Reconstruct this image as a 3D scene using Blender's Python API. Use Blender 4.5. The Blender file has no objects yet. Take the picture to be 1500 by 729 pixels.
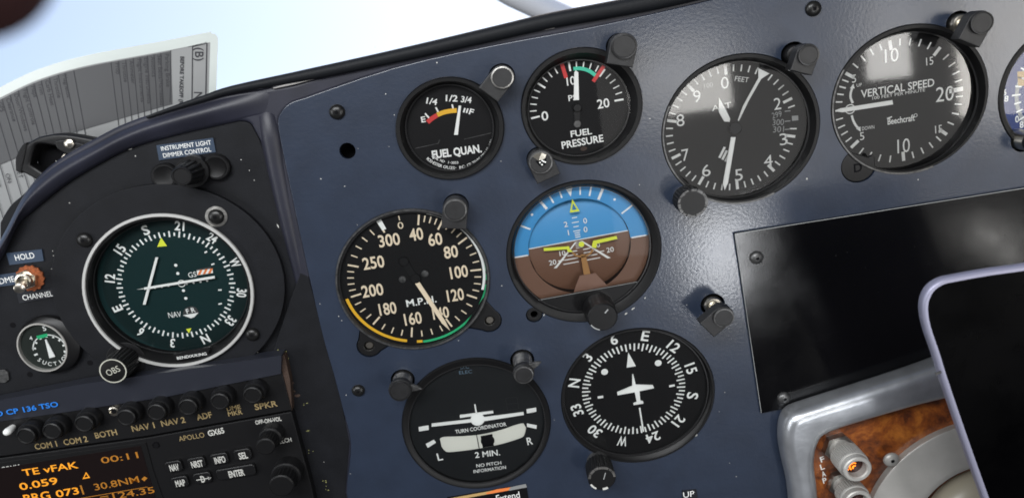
import bpy, bmesh, math, random
import numpy as np
from mathutils import Matrix, Vector, Euler
random.seed(7)
S = bpy.context.scene
COL = S.collection
RAD = math.radians

# ------------------------------------------------------------------ camera
FPX, PITCH, YAW, ROLL, DIST = 1149.4035, 0.25754304, 0.01957212, -0.18927391, 397.597
def _rot(p, y, r):
    cx, sx = math.cos(p), math.sin(p); cy, sy = math.cos(y), math.sin(y); cz, sz = math.cos(r), math.sin(r)
    R0 = np.array([[1, 0, 0], [0, 0, -1], [0, 1, 0]], float)
    Rx = np.array([[1, 0, 0], [0, cx, -sx], [0, sx, cx]])
    Ry = np.array([[cy, 0, sy], [0, 1, 0], [-sy, 0, cy]])
    Rz = np.array([[cz, -sz, 0], [sz, cz, 0], [0, 0, 1]])
    return Rz @ Rx @ Ry @ R0
RC = _rot(PITCH, YAW, ROLL)
cam = bpy.data.cameras.new('camera'); camo = bpy.data.objects.new('camera', cam); COL.objects.link(camo)
_m = (np.diag([1, -1, -1]) @ RC).T
camo.matrix_world = Matrix.Translation((0, -DIST * .001, 0)) @ Matrix(_m.tolist()).to_4x4()
cam.sensor_fit = 'HORIZONTAL'; cam.sensor_width = 36; cam.lens = FPX / 1500 * 36
cam.clip_start = .005; cam.clip_end = 500
cam.dof.use_dof = True; cam.dof.focus_distance = .415; cam.dof.aperture_fstop = 13
S.camera = camo

# ------------------------------------------------------------------ world, sun, window and added light, exposure
SUN_EL, SUN_ROT = 52, 20
W = bpy.data.worlds.new('World'); S.world = W; W.use_nodes = True
nt = W.node_tree; nt.nodes.clear()
wo = nt.nodes.new('ShaderNodeOutputWorld'); bg = nt.nodes.new('ShaderNodeBackground')
sky = nt.nodes.new('ShaderNodeTexSky'); sky.sky_type = 'NISHITA'; sky.sun_disc = False
sky.sun_elevation = RAD(SUN_EL); sky.sun_rotation = RAD(SUN_ROT); sky.air_density = 1.0; sky.dust_density = 2.6; sky.ozone_density = 1.0
tc = nt.nodes.new('ShaderNodeTexCoord'); mp = nt.nodes.new('ShaderNodeMapping')
mp.inputs['Rotation'].default_value = (RAD(14), RAD(0), 0)      # the aircraft sits nose up: the horizon lies below the panel's own level
nt.links.new(tc.outputs['Generated'], mp.inputs['Vector']); nt.links.new(mp.outputs['Vector'], sky.inputs['Vector'])
nt.links.new(sky.outputs['Color'], bg.inputs['Color']); bg.inputs['Strength'].default_value = .117
nt.links.new(bg.outputs['Background'], wo.inputs['Surface'])
S.view_settings.view_transform = 'Standard'; S.view_settings.look = 'None'
S.view_settings.exposure = 0.7; S.view_settings.gamma = 1.0
S.cycles.use_denoising = True
S.cycles.filter_width = 1.75
S.cycles.max_bounces = 8; S.cycles.transparent_max_bounces = 16
S.cycles.sample_clamp_indirect = 6

def P(px, py, h=0.0):
    v = RC.T @ np.array([(px - 750) / FPX, (py - 364.5) / FPX, 1.0]); t = (DIST - h) / v[1]
    return (float(v[0] * t), float(v[2] * t))
def off_camera_light(name, px, py, D, sx, sy, radiance, color, aim=None, pos=None, roll=0):
    """unseen area lamp behind the camera, sx by sy metres"""
    q = P(px, py) if pos is None else None
    k = 1 + D / DIST
    loc = Vector((q[0] * k * .001, -D * .001, q[1] * k * .001)) if pos is None else Vector(pos)
    l = bpy.data.lights.new(name, 'AREA'); l.shape = 'RECTANGLE'; l.size = sx; l.size_y = sy; l.energy = radiance * math.pi * sx * sy; l.color = color
    o = bpy.data.objects.new(name, l); COL.objects.link(o); o.location = loc
    tgt = Vector(aim or (0, 0, -.12))
    o.rotation_euler = ((tgt - loc).to_track_quat('-Z', 'Y').to_matrix() @ Matrix.Rotation(RAD(roll), 3, 'Z')).to_euler()
    return o
off_camera_light('side_window_light', 993, 112, 800, .155, .115, 4.6, (1.0, .98, .94))
off_camera_light('rear_window_light', 1303, 42, 800, .062, .15, 5.2, (1.0, .98, .95))
off_camera_light('far_window_light', 1500, 50, 800, .17, .24, 6.0, (1.0, .96, .90))
off_camera_light('low_sheen_light', 1055, 372, 800, .065, .13, 20.0, (.95, .97, 1.0), roll=-8)  # lamp added to give the sheen beside the black plate
off_camera_light('upper_sheen_light', 1140, 300, 800, .10, .05, 3.0, (.95, .97, 1.0), roll=12)  # second added lamp, carries that sheen up under the altimeter
off_camera_light('plate_glow_light', 1265, 455, 800, .15, .22, .3, (1.0, .98, .92))  # lamp added for a dim glow in the black plate
off_camera_light('plate_streak_light', 1468, 358, 800, .10, .018, 14.0, (1.0, .98, .94), roll=-36)  # thin tilted lamp added to draw a streak on the plate
off_camera_light('dial_haze_light', 1215, 160, 960, .85, .50, .42, (1.0, .98, .95))  # broad dim lamp added to haze the altimeter and vertical speed glass
off_camera_light('high_fill_light', 0, 0, 0, 1.1, .45, 9.5, (.97, .985, 1.0), pos=(-.25, -1.05, .66))  # added overhead fill lamp, kept out of the dials' reflections
off_camera_light('side_fill_light', 0, 0, 0, .4, .7, 5.0, (.96, .98, 1.0), pos=(-1.28, -.75, .1))  # added soft fill lamp from the side, clear of the glass

# ------------------------------------------------------------------ materials
def mat(name, col, rough=.5, metal=0.0, spec=.5, bump=None, var=None, speck=None, emit=None, coat=0.0, rvar=None):
    m = bpy.data.materials.new(name); m.use_nodes = True
    n = m.node_tree.nodes; L = m.node_tree.links; b = n['Principled BSDF']
    b.inputs['Base Color'].default_value = (*col, 1); b.inputs['Roughness'].default_value = rough
    b.inputs['Metallic'].default_value = metal; b.inputs['Specular IOR Level'].default_value = spec
    if coat: b.inputs['Coat Weight'].default_value = coat; b.inputs['Coat Roughness'].default_value = .17
    geo = n.new('ShaderNodeNewGeometry')
    cur = None
    def noise(scale, detail=2.0, rough_=.5):
        t = n.new('ShaderNodeTexNoise'); t.inputs['Scale'].default_value = scale; t.inputs['Detail'].default_value = detail
        t.inputs['Roughness'].default_value = rough_
        L.new(geo.outputs['Position'], t.inputs['Vector']); return t
    if var:                                       # (scale, dark factor, light factor)
        t = noise(var[0], 4); r = n.new('ShaderNodeMapRange'); r.inputs['From Min'].default_value = .3; r.inputs['From Max'].default_value = .7
        L.new(t.outputs['Fac'], r.inputs['Value'])
        x = n.new('ShaderNodeMix'); x.data_type = 'RGBA'
        x.inputs[6].default_value = (*[c * var[1] for c in col], 1); x.inputs[7].default_value = (*[min(1, c * var[2]) for c in col], 1)
        L.new(r.outputs['Result'], x.inputs[0]); cur = x.outputs[2]
    if speck:                                     # (scale, threshold, colour): dust and small scuffs
        t = noise(speck[0], 3, .7); r = n.new('ShaderNodeMapRange'); r.inputs['From Min'].default_value = speck[1]; r.inputs['From Max'].default_value = speck[1] + .05
        L.new(t.outputs['Fac'], r.inputs['Value'])
        x = n.new('ShaderNodeMix'); x.data_type = 'RGBA'
        if cur: L.new(cur, x.inputs[6])
        else: x.inputs[6].default_value = (*col, 1)
        x.inputs[7].default_value = (*speck[2], 1); L.new(r.outputs['Result'], x.inputs[0]); cur = x.outputs[2]
    if cur: L.new(cur, b.inputs['Base Color'])
    if bump:                                      # list of (scale, distance in metres)
        prev = None
        for sc, dist in bump:
            t = noise(sc, 2); bp = n.new('ShaderNodeBump'); bp.inputs['Strength'].default_value = 1.0; bp.inputs['Distance'].default_value = dist
            L.new(t.outputs['Fac'], bp.inputs['Height'])
            if prev: L.new(prev, bp.inputs['Normal'])
            prev = bp.outputs['Normal']
        L.new(prev, b.inputs['Normal'])
        if coat:
            t = noise(620, 2); bp = n.new('ShaderNodeBump'); bp.inputs['Distance'].default_value = .000045; L.new(t.outputs['Fac'], bp.inputs['Height']); L.new(bp.outputs['Normal'], b.inputs['Coat Normal'])
    if rvar:                                      # smudges: (scale, least, most roughness)
        t = noise(rvar[0], 5, .65); r = n.new('ShaderNodeMapRange'); r.inputs['From Min'].default_value = .35; r.inputs['From Max'].default_value = .68
        r.inputs['To Min'].default_value = rvar[1]; r.inputs['To Max'].default_value = rvar[2]; L.new(t.outputs['Fac'], r.inputs['Value']); L.new(r.outputs['Result'], b.inputs['Roughness'])
    if emit: b.inputs['Emission Color'].default_value = (*emit[0], 1); b.inputs['Emission Strength'].default_value = emit[1]
    return m
def glass_mat(name, tint=(1, 1, 1), ior=1.5, rough=.02):
    m = bpy.data.materials.new(name); m.use_nodes = True; n = m.node_tree.nodes; L = m.node_tree.links
    n.remove(n['Principled BSDF']); o = n['Material Output']
    t = n.new('ShaderNodeBsdfTransparent'); t.inputs[0].default_value = (*tint, 1)
    g = n.new('ShaderNodeBsdfGlossy'); g.inputs['Roughness'].default_value = rough
    f = n.new('ShaderNodeFresnel'); f.inputs[0].default_value = ior
    x = n.new('ShaderNodeMixShader'); L.new(f.outputs[0], x.inputs[0]); L.new(t.outputs[0], x.inputs[1]); L.new(g.outputs[0], x.inputs[2])
    L.new(x.outputs[0], o.inputs['Surface']); return m
MT = dict(
    blue=mat('blue_panel_paint', (.0165, .0250, .0455), .42, spec=.4, bump=[(420, .00008), (1500, .00006)], var=(60, .88, 1.14), speck=(900, .73, (.10, .12, .15)), coat=.8),
    frame=mat('moulded_plastic', (.0150, .0158, .0260), .46, spec=.45, bump=[(900, .00003)], var=(45, .8, 1.25)),
    sub=mat('black_side_panel', (.0062, .0067, .0086), .58, spec=.2, bump=[(1500, .00008)], var=(80, .8, 1.3), speck=(1100, .74, (.05, .05, .055))),
    black=mat('black_plastic', (.0052, .0052, .0058), .42, spec=.35, bump=[(1800, .00004)]),
    deep=mat('deep_black', (.004, .004, .005), .8, spec=.1),
    well=mat('bezel_black', (.0048, .0048, .0052), .45, spec=.28, bump=[(1500, .00002)]),
    rubber=mat('rubber_seal', (.005, .006, .008), .6, spec=.25, bump=[(700, .0001)]),
    gloss=mat('gloss_black_plate', (.0025, .0025, .003), .14, spec=.28, bump=[(30, .00012), (1400, .00002)], speck=(1300, .70, (.07, .07, .07)), rvar=(28, .09, .17)),
    dial=mat('dial_black', (.0040, .0040, .0046), .6, spec=.2, bump=[(2500, .00002)]),
    dialh=mat('dial_hazed', (.0062, .0075, .0088), .55, spec=.3),  # haze on the turn coordinator's glass, put into its dial colour
    dialb=mat('dial_dark_blue', (.020, .040, .16), .5, spec=.3),
    teal=mat('dial_teal', (.0036, .0205, .0215), .5, spec=.25),
    white=mat('white_print', (.80, .81, .79), .6), ringp=mat('ivory_print', (.42, .42, .36), .6), dim=mat('grey_print', (.30, .31, .31), .6), faint=mat('faint_print', (.10, .16, .22), .6),
    cream=mat('cream_print', (.74, .62, .46), .6), tan=mat('tan_print', (.27, .20, .09), .6),
    red=mat('red_arc', (.55, .03, .03), .5), green=mat('green_arc', (.02, .42, .17), .5), teag=mat('light_green_arc', (.05, .55, .36), .5), yellow=mat('yellow_arc', (.75, .42, .02), .5),
    lime=mat('lime_paint', (.72, .78, .05), .5), skyb=mat('horizon_sky_blue', (.040, .27, .56), .45), grnd=mat('horizon_ground_brown', (.15, .075, .045), .5),
    tanp=mat('tan_pointer', (.34, .17, .05), .5), pinkb=mat('brown_pedestal', (.21, .115, .08), .5), orange=mat('orange_stripe', (.75, .20, .05), .5),
    steel=mat('worn_steel', (.42, .41, .39), .38, 1.0, bump=[(900, .00008)], var=(300, .6, 1.2)),
    alu=mat('satin_aluminium', (.52, .54, .57), .34, .78, bump=[(260, .00008)], var=(70, .8, 1.15)),
    flange=mat('grey_flange_metal', (.44, .43, .405), .45, .4, bump=[(600, .00004)], var=(50, .85, 1.1)),
    ring=mat('bright_ring', (.66, .66, .64), .38, .5),
    gunm=mat('gunmetal', (.10, .10, .10), .4, .7, bump=[(900, .00008)], var=(500, .6, 1.5)),
    tube=mat('cream_tube', (.66, .66, .60), .35), card=mat('card_teal', (.0026, .0125, .0130), .5, spec=.25),
    hood=mat('worn_black_hood', (.0072, .0072, .0080), .48, spec=.55, bump=[(1500, .00006)], var=(260, .6, 1.7)), sface=mat('dial_grey_green', (.020, .025, .022), .5, spec=.3),
    softw=mat('worn_white_print', (.46, .46, .43), .6),
    retain=mat('retaining_ring', (.022, .022, .023), .32, .3),
    screw=mat('black_screw', (.018, .018, .018), .32, .5),
    dome=mat('cream_dome', (.34, .31, .24), .35), strip=mat('grey_clip', (.30, .29, .28), .5),
    lblue=mat('blue_label_tape', (.030, .048, .080), .4), lblack=mat('black_label_tape', (.008, .009, .013), .4),
    bar=mat('satin_blue_bar', (.030, .033, .045), .34, .3, bump=[(900, .00003)]),
    bluep=mat('blue_print', (.01, .17, .62), .5),
    phone=mat('lavender_metal', (.27, .27, .36), .42, .35), pscreen=mat('phone_glass', (.0008, .0008, .001), .1, spec=.05, rvar=(22, .06, .35)),
    page=mat('white_page', (.22, .225, .225), .5), pgrey=mat('grey_page', (.046, .047, .050), .5), ink=mat('page_ink', (.015, .015, .02), .6),
    lam=mat('laminate_edge', (.50, .54, .52), .3),
    fuzz=mat('velcro_black', (.008, .008, .009), .9, bump=[(1500, .0006)]),
    rust=mat('rusty_washer', (.32, .085, .025), .6, .3, var=(900, .4, 1.3)), nick=mat('nickel', (.62, .58, .50), .28, 1.0),
    amber=mat('amber_segment', (.5, .2, .01), .5, emit=((1.0, .36, .015), .32)), amberd=mat('amber_segment_dim', (.3, .12, .01), .5, emit=((1.0, .36, .03), .05)),
    lcd=mat('display_glass', (.008, .005, .005), .2),
    lamp=mat('lit_lamp_lens', (.8, .3, .03), .3, emit=((1.0, .16, .005), 1.3)), lampd=mat('dark_lens', (.03, .008, .006), .15),
    chip=mat('green_primer_chips', (.20, .20, .07), .8), bare=mat('bare_metal_chip', (.55, .55, .52), .5), bar2=mat('brown_wear', (.04, .022, .014), .7),
    maroon=mat('maroon_padding', (.030, .006, .006), .8), rod=mat('grey_blade', (.75, .76, .8), .6),
    lining=mat('shade_box_lining', (.06, .06, .065), .8), decal=mat('gold_decal', (.45, .30, .12), .5),
    glass=glass_mat('clear_glass'), hglass=glass_mat('coated_glass', ior=1.7, rough=.05), dglass=glass_mat('dark_glass', (.96, .97, .97), 1.4),
)
def burl():
    m = bpy.data.materials.new('burl_wood'); m.use_nodes = True; n = m.node_tree.nodes; L = m.node_tree.links; b = n['Principled BSDF']
    g = n.new('ShaderNodeNewGeometry'); t = n.new('ShaderNodeTexNoise'); t.inputs['Scale'].default_value = 70; t.inputs['Detail'].default_value = 9; t.inputs['Roughness'].default_value = .72; t.inputs['Distortion'].default_value = .35
    L.new(g.outputs['Position'], t.inputs['Vector']); r = n.new('ShaderNodeValToRGB'); L.new(t.outputs['Fac'], r.inputs[0])
    e = r.color_ramp.elements; e[0].position = .33; e[0].color = (.018, .006, .003, 1); e[1].position = .70; e[1].color = (.52, .18, .03, 1)
    for p_, c_ in ((.44, (.10, .028, .010, 1)), (.54, (.25, .068, .014, 1))):
        k = e.new(p_); k.color = c_
    L.new(r.outputs[0], b.inputs['Base Color']); b.inputs['Roughness'].default_value = .3; b.inputs['Coat Weight'].default_value = .4
    return m
MT['burl'] = burl()

# ------------------------------------------------------------------ mesh building (authoring unit: millimetres)
KY = .945          # the photograph is squeezed this much across the panel's height
_tcache = {}
def text_mesh(s, bold=0.0):
    k = (s, bold)
    if k in _tcache: return _tcache[k]
    c = bpy.data.curves.new('t', 'FONT'); c.body = s; c.resolution_u = 3; c.offset = bold; c.align_x = 'LEFT'
    o = bpy.data.objects.new('t', c); me = bpy.data.meshes.new_from_object(o)
    V = np.array([v.co[:2] for v in me.vertices]); F = [list(p.vertices) for p in me.polygons]
    bpy.data.objects.remove(o); bpy.data.curves.remove(c); bpy.data.meshes.remove(me)
    lo, hi = V.min(0), V.max(0)
    _tcache[k] = (V - (lo + hi) / 2, F, hi - lo); return _tcache[k]
CAPH = text_mesh('H')[2][1]
class MB:
    def __init__(s): s.v = []; s.f = []
    def add(s, V, F):
        b = len(s.v); s.v += [tuple(map(float, v)) for v in V]; s.f += [[i + b for i in f] for f in F]; return s
    def poly(s, pts, z=0):
        a = sum(pts[i][0] * pts[(i + 1) % len(pts)][1] - pts[(i + 1) % len(pts)][0] * pts[i][1] for i in range(len(pts)))
        if a < 0: pts = pts[::-1]
        return s.add([(x, y, z) for x, y in pts], [list(range(len(pts)))])
    def seg(s, x0, y0, x1, y1, w, z=0, w1=None):
        w1 = w if w1 is None else w1; dx, dy = x1 - x0, y1 - y0; l = math.hypot(dx, dy); nx, ny = -dy / l, dx / l
        return s.poly([(x0 + nx * w / 2, y0 + ny * w / 2), (x1 + nx * w1 / 2, y1 + ny * w1 / 2), (x1 - nx * w1 / 2, y1 - ny * w1 / 2), (x0 - nx * w / 2, y0 - ny * w / 2)], z)
    def tick(s, a, r0, r1, w, cx=0, cy=0, z=0):
        sa, ca = math.sin(RAD(a)), math.cos(RAD(a)); return s.seg(cx + r0 * sa, cy + r0 * ca, cx + r1 * sa, cy + r1 * ca, w, z)
    def arc(s, a0, a1, r0, r1, cx=0, cy=0, z=0, n=None):
        n = n or max(2, int(abs(a1 - a0) / 3)); V = []; F = []
        for i in range(n + 1):
            a = RAD(a0 + (a1 - a0) * i / n); sa, ca = math.sin(a), math.cos(a)
            V += [(cx + r0 * sa, cy + r0 * ca, z), (cx + r1 * sa, cy + r1 * ca, z)]
            if i: F.append([2 * i - 2, 2 * i, 2 * i + 1, 2 * i - 1])
        return s.add(V, F)
    def disc(s, cx, cy, rx, ry=None, z=0, n=48):
        ry = ry or rx; return s.poly([(cx + rx * math.cos(2 * math.pi * i / n), cy + ry * math.sin(2 * math.pi * i / n)) for i in range(n)], z)
    def text(s, t, x, y, h, w=None, rot=0, bold=0.0, z=0):
        V, F, sz = text_mesh(t, bold); k = h / CAPH; kx = k if w is None else w / sz[0]
        c, n = math.cos(RAD(rot)), math.sin(RAD(rot))
        X = V[:, 0] * kx; Y = V[:, 1] * k
        return s.add(np.stack([x + X * c + Y * n, y - X * n + Y * c, np.full(len(X), z)], 1), F)      # rot is clockwise
    def prism(s, pts, z0, z1):
        a = sum(pts[i][0] * pts[(i + 1) % len(pts)][1] - pts[(i + 1) % len(pts)][0] * pts[i][1] for i in range(len(pts)))
        if a < 0: pts = pts[::-1]
        n = len(pts); V = [(x, y, z0) for x, y in pts] + [(x, y, z1) for x, y in pts]
        return s.add(V, [list(range(n))[::-1], [n + i for i in range(n)]] + [[i, (i + 1) % n, n + (i + 1) % n, n + i] for i in range(n)])
    def loft(s, rings, n=72, cap0=False, cap1=False, knurl=0):
        """rings: (cx, cy, rx, ry, z)"""
        V = []; F = []
        for cx, cy, rx, ry, z in rings:
            for i in range(n):
                a = 2 * math.pi * i / n; V.append((cx + rx * math.cos(a), cy + ry * math.sin(a), z))
        for j in range(len(rings) - 1):
            for i in range(n):
                k = (i + 1) % n; F.append([j * n + i, j * n + k, (j + 1) * n + k, (j + 1) * n + i])
        if cap0: F.append(list(range(n))[::-1])
        if cap1: F.append([(len(rings) - 1) * n + i for i in range(n)])
        return s.add(V, F)
    def lathe(s, prof, cx=0, cy=0, n=48, cap0=False, cap1=True): return s.loft([(cx, cy, r, r, z) for r, z in prof], n, cap0, cap1)
    def knurled(s, r, z0, z1, cx=0, cy=0, teeth=24, depth=.06, cap=True, taper=1.0):
        n = teeth * 4; V = []
        for z in (z0, z1):
            for i in range(n):
                rr = r * (taper if z == z1 else 1) * (1 - depth * (1 if i % 4 in (2, 3) else 0)); a = 2 * math.pi * i / n; V.append((cx + rr * math.cos(a), cy + rr * math.sin(a), z))
        F = [[i, (i + 1) % n, n + (i + 1) % n, n + i] for i in range(n)]
        if cap: F.append([n + i for i in range(n)])
        return s.add(V, F)
    def tube(s, pts, r, n=10, closed=False):
        pts = [Vector(p) for p in pts]; V = []; F = []; m = len(pts)
        for i, p in enumerate(pts):
            t = (pts[min(i + 1, m - 1)] - pts[max(i - 1, 0)]).normalized(); u = t.cross(Vector((0, 0, 1)))
            u = (u if u.length > 1e-3 else t.cross(Vector((1, 0, 0)))).normalized(); w = t.cross(u)
            rr = r[i] if isinstance(r, (list, tuple)) else r
            for k in range(n):
                a = 2 * math.pi * k / n; V.append(p + u * rr * math.cos(a) + w * rr * math.sin(a))
            if i:
                for k in range(n): F.append([(i - 1) * n + k, (i - 1) * n + (k + 1) % n, i * n + (k + 1) % n, i * n + k])
        F.append(list(range(n))); F.append([(m - 1) * n + k for k in range(n)][::-1])
        return s.add(V, F)
    def plate(s, loops, z0, z1, bevel=.3, res=2):
        """flat plate with holes, its edges rounded"""
        c = bpy.data.curves.new('p', 'CURVE'); c.dimensions = '2D'; c.fill_mode = 'BOTH'
        c.extrude = max(1e-4, (z1 - z0) / 2 - bevel); c.bevel_depth = bevel; c.bevel_resolution = res; c.offset = -bevel
        for lp in loops:
            sp = c.splines.new('POLY'); sp.points.add(len(lp) - 1); sp.use_cyclic_u = True
            for q, (x, y) in zip(sp.points, lp): q.co = (x, y, 0, 1)
        o = bpy.data.objects.new('p', c); me = bpy.data.meshes.new_from_object(o); zc = (z0 + z1) / 2
        s.add([(v.co.x, v.co.y, v.co.z + zc) for v in me.vertices], [list(p.vertices) for p in me.polygons])
        bpy.data.objects.remove(o); bpy.data.curves.remove(c); bpy.data.meshes.remove(me); return s
    def build(s, name, m, parent=None, smooth=None, **tags):
        me = bpy.data.meshes.new(name); me.from_pydata(s.v, [], s.f); me.update()
        me.materials.append(MT[m])
        if smooth:
            bm = bmesh.new(); bm.from_mesh(me); bmesh.ops.remove_doubles(bm, verts=bm.verts, dist=1e-4); bmesh.ops.recalc_face_normals(bm, faces=bm.faces); bm.to_mesh(me); bm.free()
            me.shade_smooth(); me.set_sharp_from_angle(angle=RAD(smooth))
        o = bpy.data.objects.new(name, me); COL.objects.link(o)
        if parent: o.parent = parent
        else: o.rotation_euler = (math.pi / 2, 0, 0); o.scale = (.001, .001, .001)
        for k, v in tags.items(): o[k] = v
        return o
def thing(name, label, cat, xy, h=0.0, group=None, rz=0.0):
    """an Empty on the panel plane, h mm in front of it: local x to the right, y up the panel, z out of it, in millimetres"""
    o = bpy.data.objects.new(name, None); COL.objects.link(o); o.empty_display_size = 5
    o.location = (xy[0] * .001, -h * .001, xy[1] * .001)
    o.rotation_euler = Euler((math.pi / 2, 0, 0)); o.scale = (.001, .001 * KY, .001)
    o['label'] = label; o['category'] = cat
    if group: o['group'] = group
    o_xy[o.name] = (xy, h); return o
o_xy = {}
def K(x0, y0, s): return lambda x, y: (x0 + x * s, y0 + y * s)
def loc(o, px, py, z=0.0):
    (cx, cy), h = o_xy[o.name]; q = P(px, py, h + z); return (q[0] - cx, (q[1] - cy) / KY)
def rrect(cx, cy, w, h, r, rot=0, n=6):
    pts = []
    for sx, sy, a0 in ((1, 1, 0), (-1, 1, 90), (-1, -1, 180), (1, -1, 270)):
        for i in range(n + 1):
            a = RAD(a0 + 90 * i / n); pts.append((sx * (w / 2 - r) + r * math.cos(a), sy * (h / 2 - r) + r * math.sin(a)))
    c, s_ = math.cos(RAD(rot)), math.sin(RAD(rot))
    return [(cx + x * c + y * s_, cy - x * s_ + y * c) for x, y in pts]
def circ(cx, cy, rx, ry=None, n=64):
    ry = rx if ry is None else ry; return [(cx + rx * math.cos(2 * math.pi * i / n), cy + ry * math.sin(2 * math.pi * i / n)) for i in range(n)]
def smooth_line(pts, k=5, closed=False):
    out = []; n = len(pts)
    for i in range(n if closed else n - 1):
        p0, p1, p2, p3 = (pts[(i + d) % n] if closed else pts[min(max(i + d, 0), n - 1)] for d in (-1, 0, 1, 2))
        for j in range(k):
            t = j / k; out.append(tuple(.5 * ((2 * b) + (-a + c) * t + (2 * a - 5 * b + 4 * c - d) * t * t + (-a + 3 * b - 3 * c + d) * t ** 3) for a, b, c, d in zip(p0, p1, p2, p3)))
    if not closed: out.append(tuple(pts[-1]))
    return out
HOLES = []        # openings cut through the main panel (plane mm)

# ------------------------------------------------------------------ unseen shade box and things beyond the windscreen
cab = MB()
x0, x1, y0, y1, z0, z1 = -1350, 1350, -1500, -40, -1100, 800
def q4(a, b, c, d): cab.add([a, b, c, d], [[0, 1, 2, 3]])
q4((x0, y0, z0), (x1, y0, z0), (x1, y0, z1), (x0, y0, z1)); q4((x0, y0, z1), (x1, y0, z1), (x1, y1, z1), (x0, y1, z1))
q4((x0, y0, z0), (x0, y0, z1), (x0, y1, z1), (x0, y1, z0)); q4((x1, y0, z0), (x1, y0, z1), (x1, y1, z1), (x1, y1, z0))
q4((x0, y0, z0), (x1, y0, z0), (x1, y1, z0), (x0, y1, z0))
c = cab.build('cabin_shade_box', 'lining', kind='structure'); c.rotation_euler = (0, 0, 0)  # unseen box added to keep daylight from behind off the dials
def L2(o, k, pt, z=0.0): return loc(o, *k(*pt), z)
def tx(mb, o, k, s, a, b, h, z=0.0, bold=0.0, dz=0.0):
    """text whose middle line runs from a to b (picture points, read onto the real plane z), h its height there"""
    A, B = L2(o, k, a, z), L2(o, k, b, z); w = math.hypot(B[0] - A[0], B[1] - A[1]); pw = math.hypot(b[0] - a[0], b[1] - a[1])
    mb.text(s, (A[0] + B[0]) / 2, (A[1] + B[1]) / 2, h / pw * w / .93, w, -math.degrees(math.atan2(B[1] - A[1], B[0] - A[0])), bold, z + dz)
def pg(mb, o, k, pts, z=0.0, dz=0.0): mb.poly([L2(o, k, p, z) for p in pts], z + dz)
def sg(mb, o, k, a, b, w, z=0.0, dz=0.0, w1=None):
    A, B = L2(o, k, a, z), L2(o, k, b, z); mb.seg(*A, *B, w, z + dz, w1)
ID = lambda x, y: (x, y)
K7 = K(1180, 0, 320 / 804); K6 = K(940, 30, 280 / 704); K8 = K(470, 270, 280 / 756); A1 = K(720, 250, 280 / 850)
A2 = K(550, 500, 280 / 891); A3 = K(800, 460, 270 / 732); K4 = K(400, 30, 360 / 1009); K5 = K(720, 30, 280 / 850)
C2 = K(0, 250, 420 / 1021); CD = K(120, 300, 260 / 758); SU = K(0, 350, 140 / 464); RD = K(0, 560, 260 / 1122); RE = K(220, 500, 300 / 955)
E1 = K(1440, 30, 60 / 219); BZ = K(1190, 600, 210 / 1187)
ZP = -.05     # printing sits this far under the needle plane

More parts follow.
